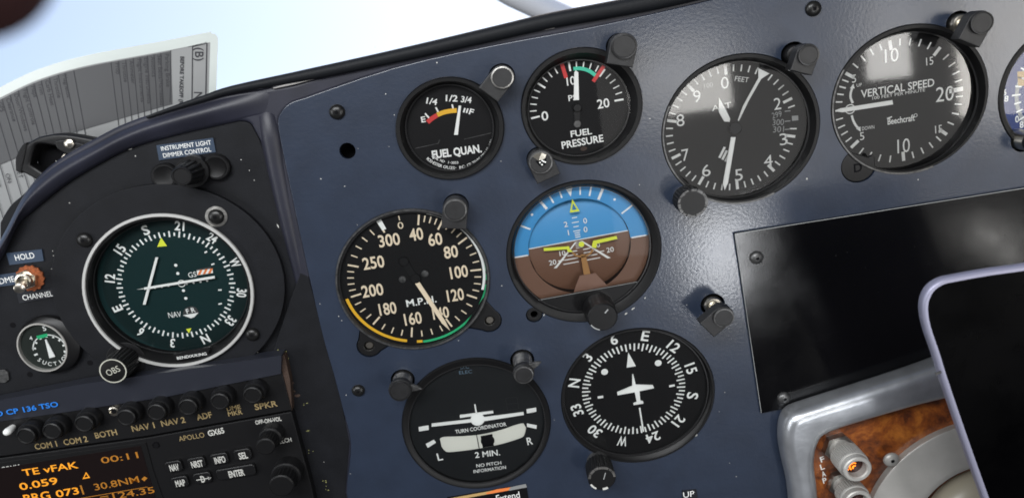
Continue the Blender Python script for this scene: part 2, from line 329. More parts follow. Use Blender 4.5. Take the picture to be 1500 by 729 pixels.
class Gauge:
    def __init__(g, name, label, rim, face, hf, dial, group='round flight instruments set in the panel', lip=.6, glass='glass', gz=None, dial_mat='dial', face_z=None, hole=True, bez='well', inner=None):
        g.o = thing(name, label, 'gauge', rim[:2], 0, group); g.hf = hf
        R, Rz = rim[2], rim[3] / KY
        g.R, g.Rz = R, Rz
        fc = ((face[0] - rim[0]), (face[1] - rim[1]) / KY); fr = (face[2], face[3] / KY)
        g.fc, g.fr = fc, fr
        g.c = ((dial[0] - rim[0]), (dial[1] - rim[1]) / KY)
        if hole: HOLES.append(circ(rim[0], rim[1], R, rim[3]))
        b = MB()
        rings = [(0, 0, R - .15, Rz - .15, -9), (0, 0, R - .15, Rz - .15, lip - .6), (0, 0, R - .6, Rz - .6, lip)]
        if inner is None:
            rings += [(fc[0] * .25, fc[1] * .25, R - 1.6 + (fr[0] - R + 1.6) * .25, Rz - 1.6 + (fr[1] - Rz + 1.6) * .25, lip - .1)]
            rings += [(fc[0] * .9, fc[1] * .9, fr[0] + .5, fr[1] + .5, max(hf + 1.5, lip - 6)), (fc[0], fc[1], fr[0], fr[1], max(hf + 1.0, lip - 6.5)), (fc[0], fc[1], fr[0], fr[1], hf - .3)]
        else: rings += inner(g, lip)
        b.loft(rings); b.build('bezel', bez, g.o, smooth=35)
        f = MB(); f.disc(fc[0], fc[1], fr[0] + .8, fr[1] + .8, hf - .15 if face_z is None else face_z, 72); f.build('dial_face', dial_mat, g.o)
        if glass:
            gl = MB(); z = gz if gz is not None else min(lip - .5, hf + 2.2)
            gl.disc(fc[0] * .95, fc[1] * .95, fr[0] + .3, fr[1] + .3, z, 72); gl.build('glass', glass, g.o)
            er = MB(); er.loft([(fc[0] * .95, fc[1] * .95, fr[0] + .25, fr[1] + .25, z - .3), (fc[0] * .95, fc[1] * .95, fr[0] + .15, fr[1] + .15, z + .25), (fc[0] * .95, fc[1] * .95, fr[0] - .35, fr[1] - .35, z + .25), (fc[0] * .95, fc[1] * .95, fr[0] - .4, fr[1] - .4, z - .3)], 72); er.build('glass_retainer', 'retain', g.o, smooth=30)
    def M(g): return MB()
    def t(g, mb, k, s, a, b, h, bold=0.0, dz=0.0): tx(mb, g.o, k, s, a, b, h, g.hf, bold, dz)
    def p(g, mb, k, pts, dz=0.0): pg(mb, g.o, k, pts, g.hf, dz)
    def s(g, mb, k, a, b, w, dz=0.0, w1=None): sg(mb, g.o, k, a, b, w, g.hf, dz, w1)
    def tk(g, mb, a, r0, r1, w, dz=0.0): mb.tick(a, r0, r1, w, g.c[0], g.c[1], g.hf + dz)
    def arc(g, mb, a0, a1, r0, r1, dz=0.0): mb.arc(a0, a1, r0, r1, g.c[0], g.c[1], g.hf + dz)
    def at(g, a, r): return (g.c[0] + r * math.sin(RAD(a)), g.c[1] + r * math.cos(RAD(a)))
    def num(g, mb, s, a, r, h, w=None, rot=None, bold=0.0):
        x, y = g.at(a, r); mb.text(s, x, y, h, w, a if rot is None else rot, bold, g.hf)
    def needle(g, k, pts, z0=.8, z1=1.4, mat_='white', name='needle'):
        n = MB(); n.prism([L2(g.o, k, p, g.hf + z1) for p in pts], g.hf + z0, g.hf + z1); return n.build(name, mat_, g.o)
    def hub(g, k, c, r, z0=.2, z1=2.0, mat_='black', name='hub'):
        x, y = L2(g.o, k, c, g.hf); n = MB(); n.lathe([(r, g.hf + z0), (r, g.hf + z1 - .3), (r - .3, g.hf + z1)], x, y, 32); return n.build(name, mat_, g.o, smooth=40)

# ------------------------------------------------------------------ vertical speed indicator
g = Gauge('vertical_speed_indicator', 'round black dial reading VERTICAL SPEED with its white needle pointing to zero', (204.2, -66.5, 40.3, 37.4), (204.8, -68.4, 37.3, 35.2), -8, (202.8, -67.3), glass='hglass')
m = g.M(); a0 = -1.5
for i, a in enumerate([-90, -82, -74.5, -68, -61.5]): pass
up = [(-88, 1), (-79.5, 0), (-72, 0), (-65, 0), (-58.5, 0), (-52.2, 2), (-42, 0), (-32.5, 0), (-23, 0), (-14, 0), (-5, 2), (4, 0), (13.5, 0), (23, 0), (32.5, 0), (42.4, 2), (53, 0), (63, 0), (72.5, 0), (81, 0), (89.5, 3)]
dn = [(-96.5, 0), (-104.5, 0), (-112, 0), (-120, 0), (-127.9, 2), (-138, 0), (-148, 0), (-158, 0), (-168.5, 0), (-181.3, 2), (-190.5, 0), (-200, 0), (-209.5, 0), (-218.5, 0), (-226, 2), (-236.5, 0), (-246.5, 0), (-256, 0), (-263.5, 0)]
for a, k_ in up + dn: g.tk(m, a, 29.6 if k_ < 2 else (28.2 if k_ == 2 else 26.2), 33.4, (.75, .9, 1.7, 2.4)[k_])
for s_, a, b, h in (('10', (292, 208), (342, 200), 48), ('15', (444, 228), (470, 223), 28), ('5', (171, 291), (186, 289), 28), ('5', (200, 503), (216, 500), 28), ('20', (480, 350), (546, 342), 52), ('15', (477, 478), (503, 473), 28), ('10', (338, 540), (384, 533), 50)):
    g.t(m, K7, s_, a, b, h)
g.t(m, K7, 'UP', (188, 315), (207, 312), 11); g.t(m, K7, 'DOWN', (208, 474), (253, 467), 13)
g.t(m, K7, 'VERTICAL SPEED', (204, 347), (474, 303), 27, bold=.015); g.t(m, K7, '100 FEET PER MINUTE', (246, 362), (440, 331), 11)
g.t(m, K7, 'Beechcraft', (302, 448), (402, 433), 22, bold=.02); g.s(m, K7, (300, 437), (318, 430), .7)
x, y = L2(g.o, K7, (405, 425), -8); m.arc(0, 360, .7, 1.0, x, y, -8, 20)
for c_ in ([(174, 380), (166, 360), (167, 340), (172, 325)], [(170, 425), (176, 445), (186, 463), (195, 473)]):
    c_ = smooth_line(c_, 4)
    for q, w in zip(c_, c_[1:]): g.s(m, K7, q, w, 1.2)
g.p(m, K7, [(163, 326), (181, 326), (176, 309)]); g.p(m, K7, [(186, 474), (202, 466), (203, 485)])
x, y = L2(g.o, K7, (164, 402), -8); m.arc(0, 360, 2.1, 2.7, x, y, -8 + .02)
m.build('markings', 'white', g.o)
g.needle(K7, [(104, 409), (130, 399), (320, 369), (322, 385), (135, 414)])
m = g.M(); m.arc(165, 305, g.R - 1.35, g.R - .55, 0, 0, .66); m.build('lit_lip', 'gunm', g.o)  # grey arc paints the lit part of the bezel lip
sh = MB(); [sh.disc(*L2(g.o, K7, c_, -8), .5, z=-7.9, n=10) for c_ in ((335, 300), (400, 480))]
# ------------------------------------------------------------------ altimeter
g = Gauge('altimeter', 'round black altimeter dial numbered 0 to 9 with small pressure scale and hazy glass', (117.8, -65.5, 40.7, 38.0), (117.1, -66.4, 37.6, 34.9), -8, (115.5, -65.1), glass='hglass')
m = g.M()
for i in range(50):
    a = i * 7.2 + .6
    if 84 < a < 98 or 32 < a < 38: continue
    M5 = i % 5 == 0; g.tk(m, a, 29.2 if M5 else 30.6, 34.2, 1.5 if M5 else .75)
for s_, a, b in (('0', (292, 232), (320, 228)), ('2', (487, 309), (513, 305)), ('3', (508, 440), (537, 435)), ('4', (450, 520), (482, 515)), ('5', (343, 571), (372, 567)), ('6', (222, 555), (253, 550)), ('7', (148, 498), (174, 493)), ('8', (128, 370), (157, 366)), ('9', (190, 282), (217, 278))):
    g.t(m, K6, s_, a, b, 42)
g.t(m, K6, 'FEET', (344, 214), (394, 220), 17); g.t(m, K6, 'ALT', (258, 325), (330, 310), 20)
m.build('markings', 'white', g.o)
m = g.M(); g.t(m, K6, '100', (230, 242), (262, 236), 18)
for s_, a, b in (('299', (480, 352), (515, 343)), ('300', (482, 376), (524, 374)), ('301', (484, 402), (524, 400))): g.t(m, K6, s_, a, b, 21)
for y in (335, 372, 402): g.s(m, K6, (527, y), (548, y - 2), .5)
m.build('pressure_scale', 'dim', g.o)
m = g.M()
for i in range(4): g.s(m, K6, (306 + i * 8, 466 + i * 13), (286 + i * 11, 506 + i * 7) if i < 3 else (322, 512), 1.3)
m.build('striped_flag', 'white', g.o)
m = g.M(); g.p(m, K6, [(553, 352), (576, 350), (577, 368), (554, 370)]); m.build('index_mark', 'dim', g.o)
g.needle(K6, [(337, 430), (346, 430), (318, 598), (306, 625), (299, 600), (329, 430)], 1.6, 2.0, name='long_needle')
n = MB(); n.prism([L2(g.o, K6, p, -6.6) for p in [(429, 176), (471, 196), (440, 216), (392, 300), (358, 371), (354, 368), (372, 318), (386, 292), (430, 212)]], -7.0, -6.6); n.build('triangle_needle', 'white', g.o)
g.needle(K6, [(285, 284), (308, 325), (326, 362), (324, 374), (304, 372), (284, 338)], 1.2, 1.5, name='short_needle')
g.hub(K6, (341, 396), 3.4, .2, 2.3)
m = g.M(); m.arc(160, 300, g.R - 1.35, g.R - .55, 0, 0, .66); m.build('lit_lip', 'gunm', g.o)  # lit stretch of the altimeter's lip, painted as a paler arc
# ------------------------------------------------------------------ airspeed indicator
def as_inner(g, lip): return [(0, 0, g.R - 1.1, g.Rz - 1.1, lip), (0, 0, g.R - 1.5, g.Rz - 1.5, lip - .5), (0, 0, g.R - 1.7, g.Rz - 1.7, -1.3)]
g = Gauge('airspeed_indicator', 'round black airspeed dial in cream numbers to 300 with green, white and yellow arcs', (-62.2, -111.6, 40.8, 38.6), (-61.9, -111.6, 39.0, 36.9), -1, (-61.3, -110.3), lip=1.6, glass='dglass', gz=.9, inner=as_inner, bez='gunm')
m = g.M()
sc = [(15.5, '40'), (36, '60'), (62, '80'), (94.5, '100'), (122, '120'), (157, '140'), (194, '160'), (230, '180'), (262.5, '200'), (293, '250'), (340.5, '300')]
for i, (a, s_) in enumerate(sc):
    g.tk(m, a, 29.8, 35.6, .95)
    if i + 1 < len(sc):
        d = sc[i + 1][0] - a; nmin = 3 if i < 8 else 4
        for j in range(1, nmin + 1): g.tk(m, a + d * j / (nmin + 1), 31.8, 35.4, .65)
g.tk(m, -1.5, 33.2, 35.8, .5)
for s_, c_, w, h in (('0', (315, 162), 22, 26), ('40', (377, 197), 54, 46), ('60', (452, 217), 55, 46), ('80', (514, 267), 55, 46), ('100', (546, 346), 70, 46), ('120', (532, 437), 66, 46), ('140', (474, 508), 64, 44), ('160', (364, 530), 68, 46), ('180', (264, 491), 68, 46), ('200', (204, 419), 84, 46), ('250', (208, 309), 84, 46), ('300', (270, 220), 84, 46)):
    g.t(m, K8, s_, (c_[0] - w / 2, c_[1] + w * .075), (c_[0] + w / 2, c_[1] - w * .075), h, bold=0 if s_ == '0' else .018)
m.build('numerals', 'cream', g.o)
m = g.M(); g.t(m, K8, 'M.P.H.', (338, 471), (456, 452), 27, bold=.012); m.build('unit_lettering', 'white', g.o); m = g.M(); g.p(m, K8, [(219, 146), (238, 138), (259, 176), (243, 182)], .06); m.build('white_bar', 'white', g.o); m = g.M()
g.arc(m, 21.5, 66, 36.4, 38.4, .08); g.arc(m, 62, 113, 36.3, 37.7, .08); m.build('white_arc', 'white', g.o)
m = g.M(); g.arc(m, 62, 96, 37.75, 39.0, .06); g.arc(m, 99, 104, 37.8, 39.4, .06); g.arc(m, 108, 184.5, 37.9, 39.2, .06); m.build('green_arc', 'green', g.o)
m = g.M(); g.arc(m, 185, 189.5, 37.5, 39.0, .06); g.arc(m, 197.5, 262, 37.2, 38.8, .06); m.build('yellow_arc', 'yellow', g.o)
g.needle(K8, [(368, 385), (385, 378), (492, 540), (511, 578), (478, 548)], .7, 1.2, 'cream')
n = MB(); n.prism([L2(g.o, K8, p, .1) for p in [(312, 305), (322, 290), (340, 294), (386, 372), (368, 386)]], -.4, .1); n.build('counterweight', 'black', g.o); g.hub(K8, (375, 370), 2.8, .3, 1.5); g.hub(K8, (329, 303), 2.6, .3, 1.4, name='counterweight_end')
m = MB(); [m.lathe([(2.0, -1), (1.8, -.4), (.6, -.2)], *L2(g.o, K8, c_, -1), 20) for c_ in ((323, 375), (412, 352))]; m.build('dial_screw', 'gunm', g.o, smooth=40)
for ears in (((190, 640), 215, [(138, 672)]), ((668, 540), 125, [])):
    q = L2(g.o, K8, ears[0], 0); c0 = (0, 0); dx, dy = q; l = math.hypot(dx, dy); ux, uy = dx / l, dy / l
    e = MB(); tip = (ux * (l - 0.5), uy * (l - 0.5)); R_ = 6.6
    pts = [(tip[0] + R_ * math.sin(t) * ux - R_ * math.cos(t) * uy, tip[1] + R_ * math.sin(t) * uy + R_ * math.cos(t) * ux) for t in [math.pi * i / 16 for i in range(17)]]
    inn = (ux * 37.5, uy * 37.5); pts += [(inn[0] + 10 * uy, inn[1] - 10 * ux), (inn[0] - 10 * uy, inn[1] + 10 * ux)]
    e.plate([pts, circ(tip[0] + ux * .5, tip[1] + uy * .5, 2.6, n=24)[::-1]], -3, -.4, .5)
    eo = e.build('mounting_ear', 'black', g.o)
    HOLES.append([(g.o.location.x * 1000 + x, g.o.location.z * 1000 + y * KY) for x, y in [(px_ + .35 * (px_ - tip[0]) / R_, py_ + .35 * (py_ - tip[1]) / R_) for px_, py_ in pts]])
    s_ = MB(); s_.lathe([(2.3, -6), (2.3, -2.2), (1.9, -1.8)], tip[0] + ux * .5, tip[1] + uy * .5, 20); s_.build('ear_bolt', 'nick', eo, smooth=40)
# ------------------------------------------------------------------ attitude indicator
def ai_inner(g, lip):
    fx, fy = g.fc; rx, ry = g.fr
    return [(0, 0, g.R - 2.2, g.Rz - 2.2, lip - .1), (fx, fy, rx + 1.0, ry + 1.0, lip - 1.2), (fx, fy, rx, ry, -2.6), (fx, fy, rx, ry, -5.3)]
g = Gauge('attitude_indicator', 'round artificial horizon, blue above and brown below, with yellow wing bars', (29.1, -113.9, 41.1, 38.7), (28.4, -112.6, 36.2, 34.1), -5, (27.7, -111.5), dial_mat='deep', face_z=-13, glass='glass', gz=-1.0, inner=ai_inner)
def halfring(a0, a1, r0, r1, name, mt, dz):
    b = MB(); g.arc(b, a0, a1, r0, r1, dz); return b.build(name, mt, g.o)
halfring(-89, 91, 27.3, 37.6, 'sky_ring', 'skyb', .02); halfring(91, 271, 27.3, 37.6, 'ground_ring', 'grnd', .02)
w = MB(); cx, cy = g.c; w.loft([(cx, cy, 27.4, 27.4, -4.98), (cx, cy, 27.4, 27.4, -12)]); w.build('ball_well', 'well', g.o, smooth=30)
HZ = 3.6
for nm, mt, sgn in (('sky_ball', 'skyb', 1), ('ground_ball', 'grnd', -1)):       # the two halves of a shallow gimbal drum
    b = MB(); V = []; F = []; N, Mx = 16, 24
    for i in range(N + 1):
        for j in range(Mx + 1):
            x = -27.3 + 54.6 * j / Mx; yy = math.sqrt(max(0, 27.35 ** 2 - x * x)); tgt = yy if sgn > 0 else -yy
            y = (HZ + (tgt - HZ) * i / N) if (tgt - HZ) * sgn > 0 else HZ * .0 + tgt
            V.append((cx + x, cy + y, -6.3 - 5.0 * ((y - HZ * .3) / 27.4) ** 2))
    for i in range(N):
        for j in range(Mx): a = i * (Mx + 1) + j; F.append([a, a + 1, a + Mx + 2, a + Mx + 1])
    b.add(V, F); b.build(nm, mt, g.o, smooth=60)
def bz(y): return -6.3 - 5.0 * ((y - HZ * .3) / 27.4) ** 2 + .12
m = MB()
def bl(x0, y0, x1, y1, w_): m.add([(cx + x0 - (w_ / 2 if y0 != y1 else 0), cy + y0 - (w_ / 2 if y0 == y1 else 0), bz(y0)), (cx + x1 - (w_ / 2 if y0 != y1 else 0), cy + y1 - (w_ / 2 if y0 == y1 else 0), bz(y1)), (cx + x1 + (w_ / 2 if y0 != y1 else 0), cy + y1 + (w_ / 2 if y0 == y1 else 0), bz(y1)), (cx + x0 + (w_ / 2 if y0 != y1 else 0), cy + y0 + (w_ / 2 if y0 == y1 else 0), bz(y0))], [[0, 1, 2, 3]])
bl(-26.8, HZ, 26.8, HZ, .5)
for y in (5.2, 6.4, 7.6, 8.8, 11.2, 13.6, 16.2): bl(-(1.9 if y in (8.8, 13.6) else 1.4), y, (1.9 if y in (8.8, 13.6) else 1.4), y, .5)
for y in (2.3, 1.2, .1, -1.0): bl(-2, y, 2, y, .35)
for sx in (-1, 1):
    prev = None
    for i in range(6):
        t = i / 5; x = sx * (1.5 + 13.2 * t); y = HZ - 1.0 - 13.2 * t
        if prev: m.add([(cx + prev[0] - .5 - prev[2], cy + prev[1], bz(prev[1])), (cx + prev[0] + .5 + prev[2], cy + prev[1], bz(prev[1])), (cx + x + .5 + t * .4, cy + y, bz(y)), (cx + x - .5 - t * .4, cy + y, bz(y))], [[0, 1, 2, 3]])
        prev = (x, y, t * .4)
for y, wd in ((-2.5, 7), (-4.6, 9), (-6.8, 11), (-9.2, 12.5)): bl(-wd * .8, y, -1.6, y, .5); bl(1.6, y, wd * .8, y, .5)
for s_, x, y, h in (('1', -4.6, 8.8, 3), ('0', 4.6, 8.8, 3), ('2', -5.2, 13.6, 3), ('0', 5.2, 13.6, 3), ('10', -9.6, -2.2, 2.8), ('10', 9.2, -1.2, 2.8), ('20', -15.6, -6.6, 2.8), ('20', 15.8, -5.4, 2.8)):
    m.text(s_, cx + x, cy + y, h, None, 0, .01, bz(y) + .65)
bl(-12.6, -6.6, -9.0, -6.6, .5); bl(9, -5.6, 12.6, -5.6, .5)
m.build('pitch_scale', 'white', g.o)
m = MB()
for a, r0, w_ in ((-89, 27.8, .8), (-58, 28.4, .9), (-29, 28.2, 1.4), (-19.5, 29.0, .9), (-9.6, 29.6, .8), (9.2, 29.4, .8), (18.9, 29.0, .9), (29.3, 28.0, 1.4), (60, 28.4, .9), (91, 27.8, .8)): g.tk(m, a, r0, 35.6 if abs(a) < 80 else 36, w_, .12)
for a in (-43.5, 44): m.disc(*g.at(a, 31.8), .7, z=-4.88, n=12)
x, y = g.at(-1.0, 33.5); m.poly([g.at(-5, 36), g.at(3, 36), g.at(-.4, 29.0)], -4.86); m.build('bank_scale', 'white', g.o)
m = MB(); tri = [L2(g.o, A1, p, -4.4) for p in ((359, 126), (392, 180), (348, 187))]
ci = (sum(p[0] for p in tri) / 3, sum(p[1] for p in tri) / 3); inn = [(ci[0] + (p[0] - ci[0]) * .52, ci[1] + (p[1] - ci[1]) * .52) for p in tri]
m.plate([tri, inn[::-1]], -4.7, -4.3, .08, 0); m.build('bank_pointer', 'lime', g.o)
m = MB()
for pts in ([(232, 344), (345, 336), (348, 348), (362, 360), (340, 362), (335, 349), (233, 357)], [(556, 290), (452, 312), (446, 340), (466, 344), (468, 324), (560, 303)]): m.prism([L2(g.o, A1, p, -3.4) for p in pts], -3.9, -3.4)
q = L2(g.o, A1, (400, 327), -3.4); m.lathe([(1.5, -3.9), (1.5, -3.4)], *q, 20); m.build('wing_bar', 'lime', g.o)
m = MB(); m.prism([L2(g.o, A1, p, -4.2) for p in [(396, 372), (418, 372), (440, 458), (410, 462)]], -4.7, -4.2)
x, y = L2(g.o, A1, (403, 335), -4.2); m.arc(118, 246, 5.6, 6.7, x, y, -4.2); m.build('centre_post', 'tanp', g.o)
m = MB(); m.prism([L2(g.o, A1, p, -4.5) for p in [(392, 466), (462, 455), (520, 515), (365, 540)]], -4.8, -4.5); m.build('pedestal', 'pinkb', g.o)
m = MB(); yl = -25.6; R_ = 39.5; a_ = math.degrees(math.asin(-yl / R_)); pts = [(cx + R_ * math.cos(RAD(-a_ - (180 - 2 * a_) * i / 30)), cy + R_ * math.sin(RAD(-a_ - (180 - 2 * a_) * i / 30))) for i in range(31)]
m.plate([pts], -3.4, -1.6, .3); m.build('lower_mask', 'black', g.o)
m = MB(); m.seg(cx - 29, cy + yl + .05, cx + 30, cy + yl + .05, .35, -1.5); m.build('mask_edge', 'dim', g.o)
kx, ky = L2(g.o, A1, (478, 612), 0); kn = MB(); kn.lathe([(8.6, -2), (8.4, 4), (7.6, 8)], kx, ky, 40); kn.lathe([(7.9, 8), (7.9, 13.4), (7.3, 14)], kx, ky, 40); ko = kn.build('knob', 'black', g.o, smooth=40)
kn = MB(); kn.seg(kx + 1.5, ky + 2.2, kx + 3.4, ky + 4.0, .7, 14.05); kn.arc(200, 245, 7.0, 7.6, kx, ky, 14.05); kn.build('knob_mark', 'dim', ko)
e = MB(); ex, ey = L2(g.o, A1, (190, 640), 0); e.plate([circ(ex, ey, 4.2, n=32), circ(ex, ey, 1.9, n=20)[::-1]], -3, -.6, .4); e.build('mounting_ear', 'black', g.o); HOLES.append(circ(g.o.location.x * 1000 + ex, g.o.location.z * 1000 + ey * KY, 4.5, 4.5 * KY, 32))
# ------------------------------------------------------------------ turn coordinator
def tc_inner(g, lip):
    fx, fy = g.fc; rx, ry = g.fr
    return [(0, 0, g.R - 1.4, g.Rz - 1.4, lip), (0, 0, g.R - 2.6, g.Rz - 2.6, lip - .8), (fx, fy, rx, ry, lip - 1.0), (fx, fy, rx - .4, ry - .4, -2.3)]
g = Gauge('turn_coordinator', 'round black dial reading TURN COORDINATOR with white plane symbol and ball tube', (-45.5, -199.9, 41.5, 39.8), (-45.3, -200.5, 38.1, 36.1), -2, (-45.6, -199.7), lip=1.2, glass='dglass', gz=.0, inner=tc_inner, dial_mat='dialh')
m = g.M()
for pts in ([(201, 397), (247, 389), (249, 410), (203, 418)], [(704, 314), (749, 306), (750, 326), (706, 334)], [(234, 476), (272, 456), (282, 470), (244, 494)], [(706, 380), (752, 389), (750, 406), (706, 396)]): g.p(m, A2, pts)
g.t(m, A2, 'L', (288, 538), (312, 533), 36, .015); g.t(m, A2, 'R', (706, 465), (732, 460), 36, .015)
g.t(m, A2, '2 MIN.', (464, 528), (580, 515), 28, .015); g.t(m, A2, 'NO PITCH', (470, 578), (586, 563), 16, .01); g.t(m, A2, 'INFORMATION', (457, 605), (608, 584), 16, .01); g.t(m, A2, 'TURN COORDINATOR', (372, 420), (610, 383), 18, .012)
m.build('markings', 'white', g.o)
m = g.M(); g.t(m, A2, 'D.C', (396, 120), (436, 116), 16); g.t(m, A2, 'ELEC', (390, 145), (450, 138), 16); m.build('faint_lettering', 'faint', g.o)
n = MB()
for pts in ([(262, 382), (440, 362), (520, 350), (690, 328), (692, 341), (520, 368), (440, 376), (262, 396)], [(393, 342), (548, 322), (550, 333), (394, 355)], [(460, 293), (466, 292), (474, 334), (467, 335)]): n.prism([L2(g.o, A2, p, -.9) for p in pts], -1.5, -.9)
x, y = L2(g.o, A2, (476, 363), -.9); n.lathe([(3.9, -1.5), (3.9, -.85), (3.4, -.7)], x, y, 28); n.build('plane_symbol', 'white', g.o)
tb = smooth_line([(300, 452), (320, 443), (400, 440), (490, 432), (580, 412), (660, 385), (690, 380)], 4) + smooth_line([(702, 400), (696, 428), (680, 446), (600, 472), (520, 490), (440, 503), (350, 513), (325, 508), (308, 488)], 4)
n = MB(); n.plate([[L2(g.o, A2, p, -1.6) for p in tb]], -1.99, -1.2, .3); n.build('ball_tube', 'tube', g.o)
n = MB(); n.prism([L2(g.o, A2, p, -1.0) for p in [(490, 440), (545, 430), (552, 484), (500, 494)]], -1.3, -1.0); n.lathe([(3.9, -1.1), (3.2, -.5), (1.5, -.2), (0.2, -.1)], *L2(g.o, A2, (523, 462), -1.0), 24); n.build('ball', 'deep', g.o, smooth=40)
n = MB(); sg(n, g.o, A2, (471, 433), (484, 500), .45, -1.0); n.build('centre_wire', 'deep', g.o)
n = MB()
for a_, b_ in (((606, 262), (660, 258)), ((660, 258), (668, 312)), ((668, 312), (616, 318)), ((616, 318), (606, 262)), ((612, 290), (664, 286))): g.s(n, A2, a_, b_, .35)
n.build('flag_window', 'retain', g.o)
# ------------------------------------------------------------------ directional gyro
def dg_inner(g, lip):
    fx, fy = g.fc; rx, ry = g.fr
    return [(0, 0, g.R - 1.5, g.Rz - 1.5, lip), (fx * .5, fy * .5, rx + 1.8, ry + 1.8, lip - .8), (fx * .7, fy * .7, rx + .9, ry + .9, -.8), (fx, fy, rx, ry, -2.3)]
g = Gauge('directional_gyro', 'round black compass card dial with white plane outline and letters N E S W', (45.4, -201.0, 42.9, 40.5), (44.6, -199.2, 40.2, 37.6), -2, (43.9, -197.2), lip=.8, glass='dglass', gz=-.2, inner=dg_inner)
m = g.M()
for i in range(72):
    a = 18.6 + i * 5; g.tk(m, a, 24.2 if i % 2 == 0 else 25.4, 28.8, .85)
for i, s_ in enumerate(('E', '12', '15', 'S', '21', '24', 'W', '30', '33', 'N', '3', '6')):
    x, y = g.at(18.8 + 30 * i, 33.6); m.text(s_, x, y, 5.6 if not s_.isalpha() else 6.0, (4.2 if s_ in 'ES' else 5.4) if s_.isalpha() else None, 18.8 + 30 * i, .02, -2)
g.p(m, A3, [(326, 150), (356, 205), (320, 211)], .15)
for pt in ((232, 228), (445, 193)): m.disc(*L2(g.o, A3, pt, -2), 1.9, z=-1.9, n=24)
g.p(m, A3, [(204, 325), (226, 322), (227, 331), (205, 334)], .1); g.p(m, A3, [(488, 281), (510, 277), (511, 285), (489, 289)], .1)
g.s(m, A3, (371, 370), (386, 465), .9, .1)
m.build('markings', 'white', g.o)
n = MB(); n.prism([L2(g.o, A3, p, -1.0) for p in [(342, 238), (346, 238), (356, 279), (424, 281), (429, 293), (371, 305), (374, 342), (385, 345), (386, 354), (348, 360), (346, 353), (360, 347), (352, 309), (284, 321), (282, 309), (342, 284)]], -1.6, -1.0); n.build('plane_symbol', 'white', g.o)
# ------------------------------------------------------------------ fuel quantity
g = Gauge('fuel_quantity_gauge', 'small round FUEL QUAN. gauge with short red and yellow arc', (-27.0, -37.5, 27.4, 25.6), (-27.4, -37.5, 22.3, 21.7), -5, (-27.2, -45.0), lip=2.2)
m = g.M()
for s_, a, b, h in (('E', (608, 408), (626, 405), 22), ('1/4', (630, 329), (674, 336), 23), ('1/2', (709, 319), (758, 321), 24), ('3/4', (772, 323), (815, 328), 23), ('F', (806, 373), (823, 378), 22)): g.t(m, K4, s_, a, b, h, .02)
for a, b in (((624, 382), (643, 404)), ((668, 357), (678, 376)), ((735, 345), (739, 362)), ((788, 360), (782, 378)), ((800, 362), (794, 380))): g.s(m, K4, a, b, .8)
g.t(m, K4, 'FUEL QUAN.', (653, 555), (856, 528), 30, .035)
C0 = L2(g.o, K4, (742, 452), -5)
def arctext(mb, s_, c_, r, a0, step, h, z, flip=True):
    for i, ch in enumerate(s_):
        if ch == ' ': continue
        a = a0 - step * i if flip else a0 + step * i
        mb.text(ch, c_[0] + r * math.sin(RAD(a)), c_[1] + r * math.cos(RAD(a)), h, None, a - 180 if flip else a, .015, z)
arctext(m, 'ROCHESTER GAUGES, INC. OF TEXAS DALLAS, USA', C0, 20.2, 232, 2.75, 1.5, -5); arctext(m, 'DIAL NO. 1-3053', C0, 17.4, 228, 3.1, 1.3, -5)
m.build('markings', 'white', g.o)
def picarc(g, k, pts, w, name, mt, dz=.06, w1=None):
    b = MB(); pts = smooth_line(pts, 5); A = [L2(g.o, k, p, g.hf) for p in pts]; V = []; F = []
    for i, p in enumerate(A):
        q, r = A[max(i - 1, 0)], A[min(i + 1, len(A) - 1)]; dx, dy = r[0] - q[0], r[1] - q[1]; l = math.hypot(dx, dy)
        V += [(p[0] - dy / l * w / 2, p[1] + dx / l * w / 2, g.hf + dz), (p[0] + dy / l * w / 2, p[1] - dx / l * w / 2, g.hf + dz)]
        if i: F.append([2 * i - 2, 2 * i - 1, 2 * i + 1, 2 * i])
    b.add(V, F); return b.build(name, mt, g.o)
picarc(g, K4, [(634, 418), (652, 403), (674, 389)], 2.4, 'red_arc', 'red'); picarc(g, K4, [(674, 388), (700, 378), (728, 372), (754, 370)], 2.4, 'yellow_arc', 'yellow')
g.needle(K4, [(762, 350), (772, 351), (759, 470), (743, 470)])
m = g.M(); g.s(m, K4, (585, 525), (678, 505), .3); g.s(m, K4, (678, 505), (684, 490), .3); g.s(m, K4, (784, 488), (896, 462), .3); m.build('face_crease', 'gunm', g.o)
# ------------------------------------------------------------------ fuel pressure
g = Gauge('fuel_pressure_gauge', 'round FUEL PRESSURE gauge with red marks and pale green arc', (40.0, -39.0, 30.7, 29.0), (38.7, -40.0, 25.9, 24.0), -6, (38.1, -39.4), lip=1.6)
m = g.M()
for i in range(21):
    a = -93 + 184 * i / 20; M5 = i % 5 == 0; g.tk(m, a, 19.4 if M5 else 20.6, 24.0, .95 if M5 else .6)
for s_, a, b, h in (('0', (222, 427), (252, 423), 38), ('20', (470, 374), (524, 365), 38), ('10', (334, 272), (372, 266), 36), ('PSI', (342, 347), (386, 340), 24), ('FUEL', (352, 506), (446, 492), 26), ('PRESSURE', (312, 556), (497, 523), 30)): g.t(m, K5, s_, a, b, h, .012 if len(s_) < 4 else .02)
m.build('markings', 'white', g.o)
m = g.M(); g.s(m, K5, (310, 186), (332, 256), 1.9, .1); g.s(m, K5, (500, 203), (452, 272), 1.9, .1); m.build('red_mark', 'red', g.o)
picarc(g, K5, [(364, 216), (395, 214), (432, 224), (464, 246)], 1.9, 'green_arc', 'teag', .08)
g.needle(K5, [(368, 232), (375, 222), (386, 232), (389, 354), (366, 355)])
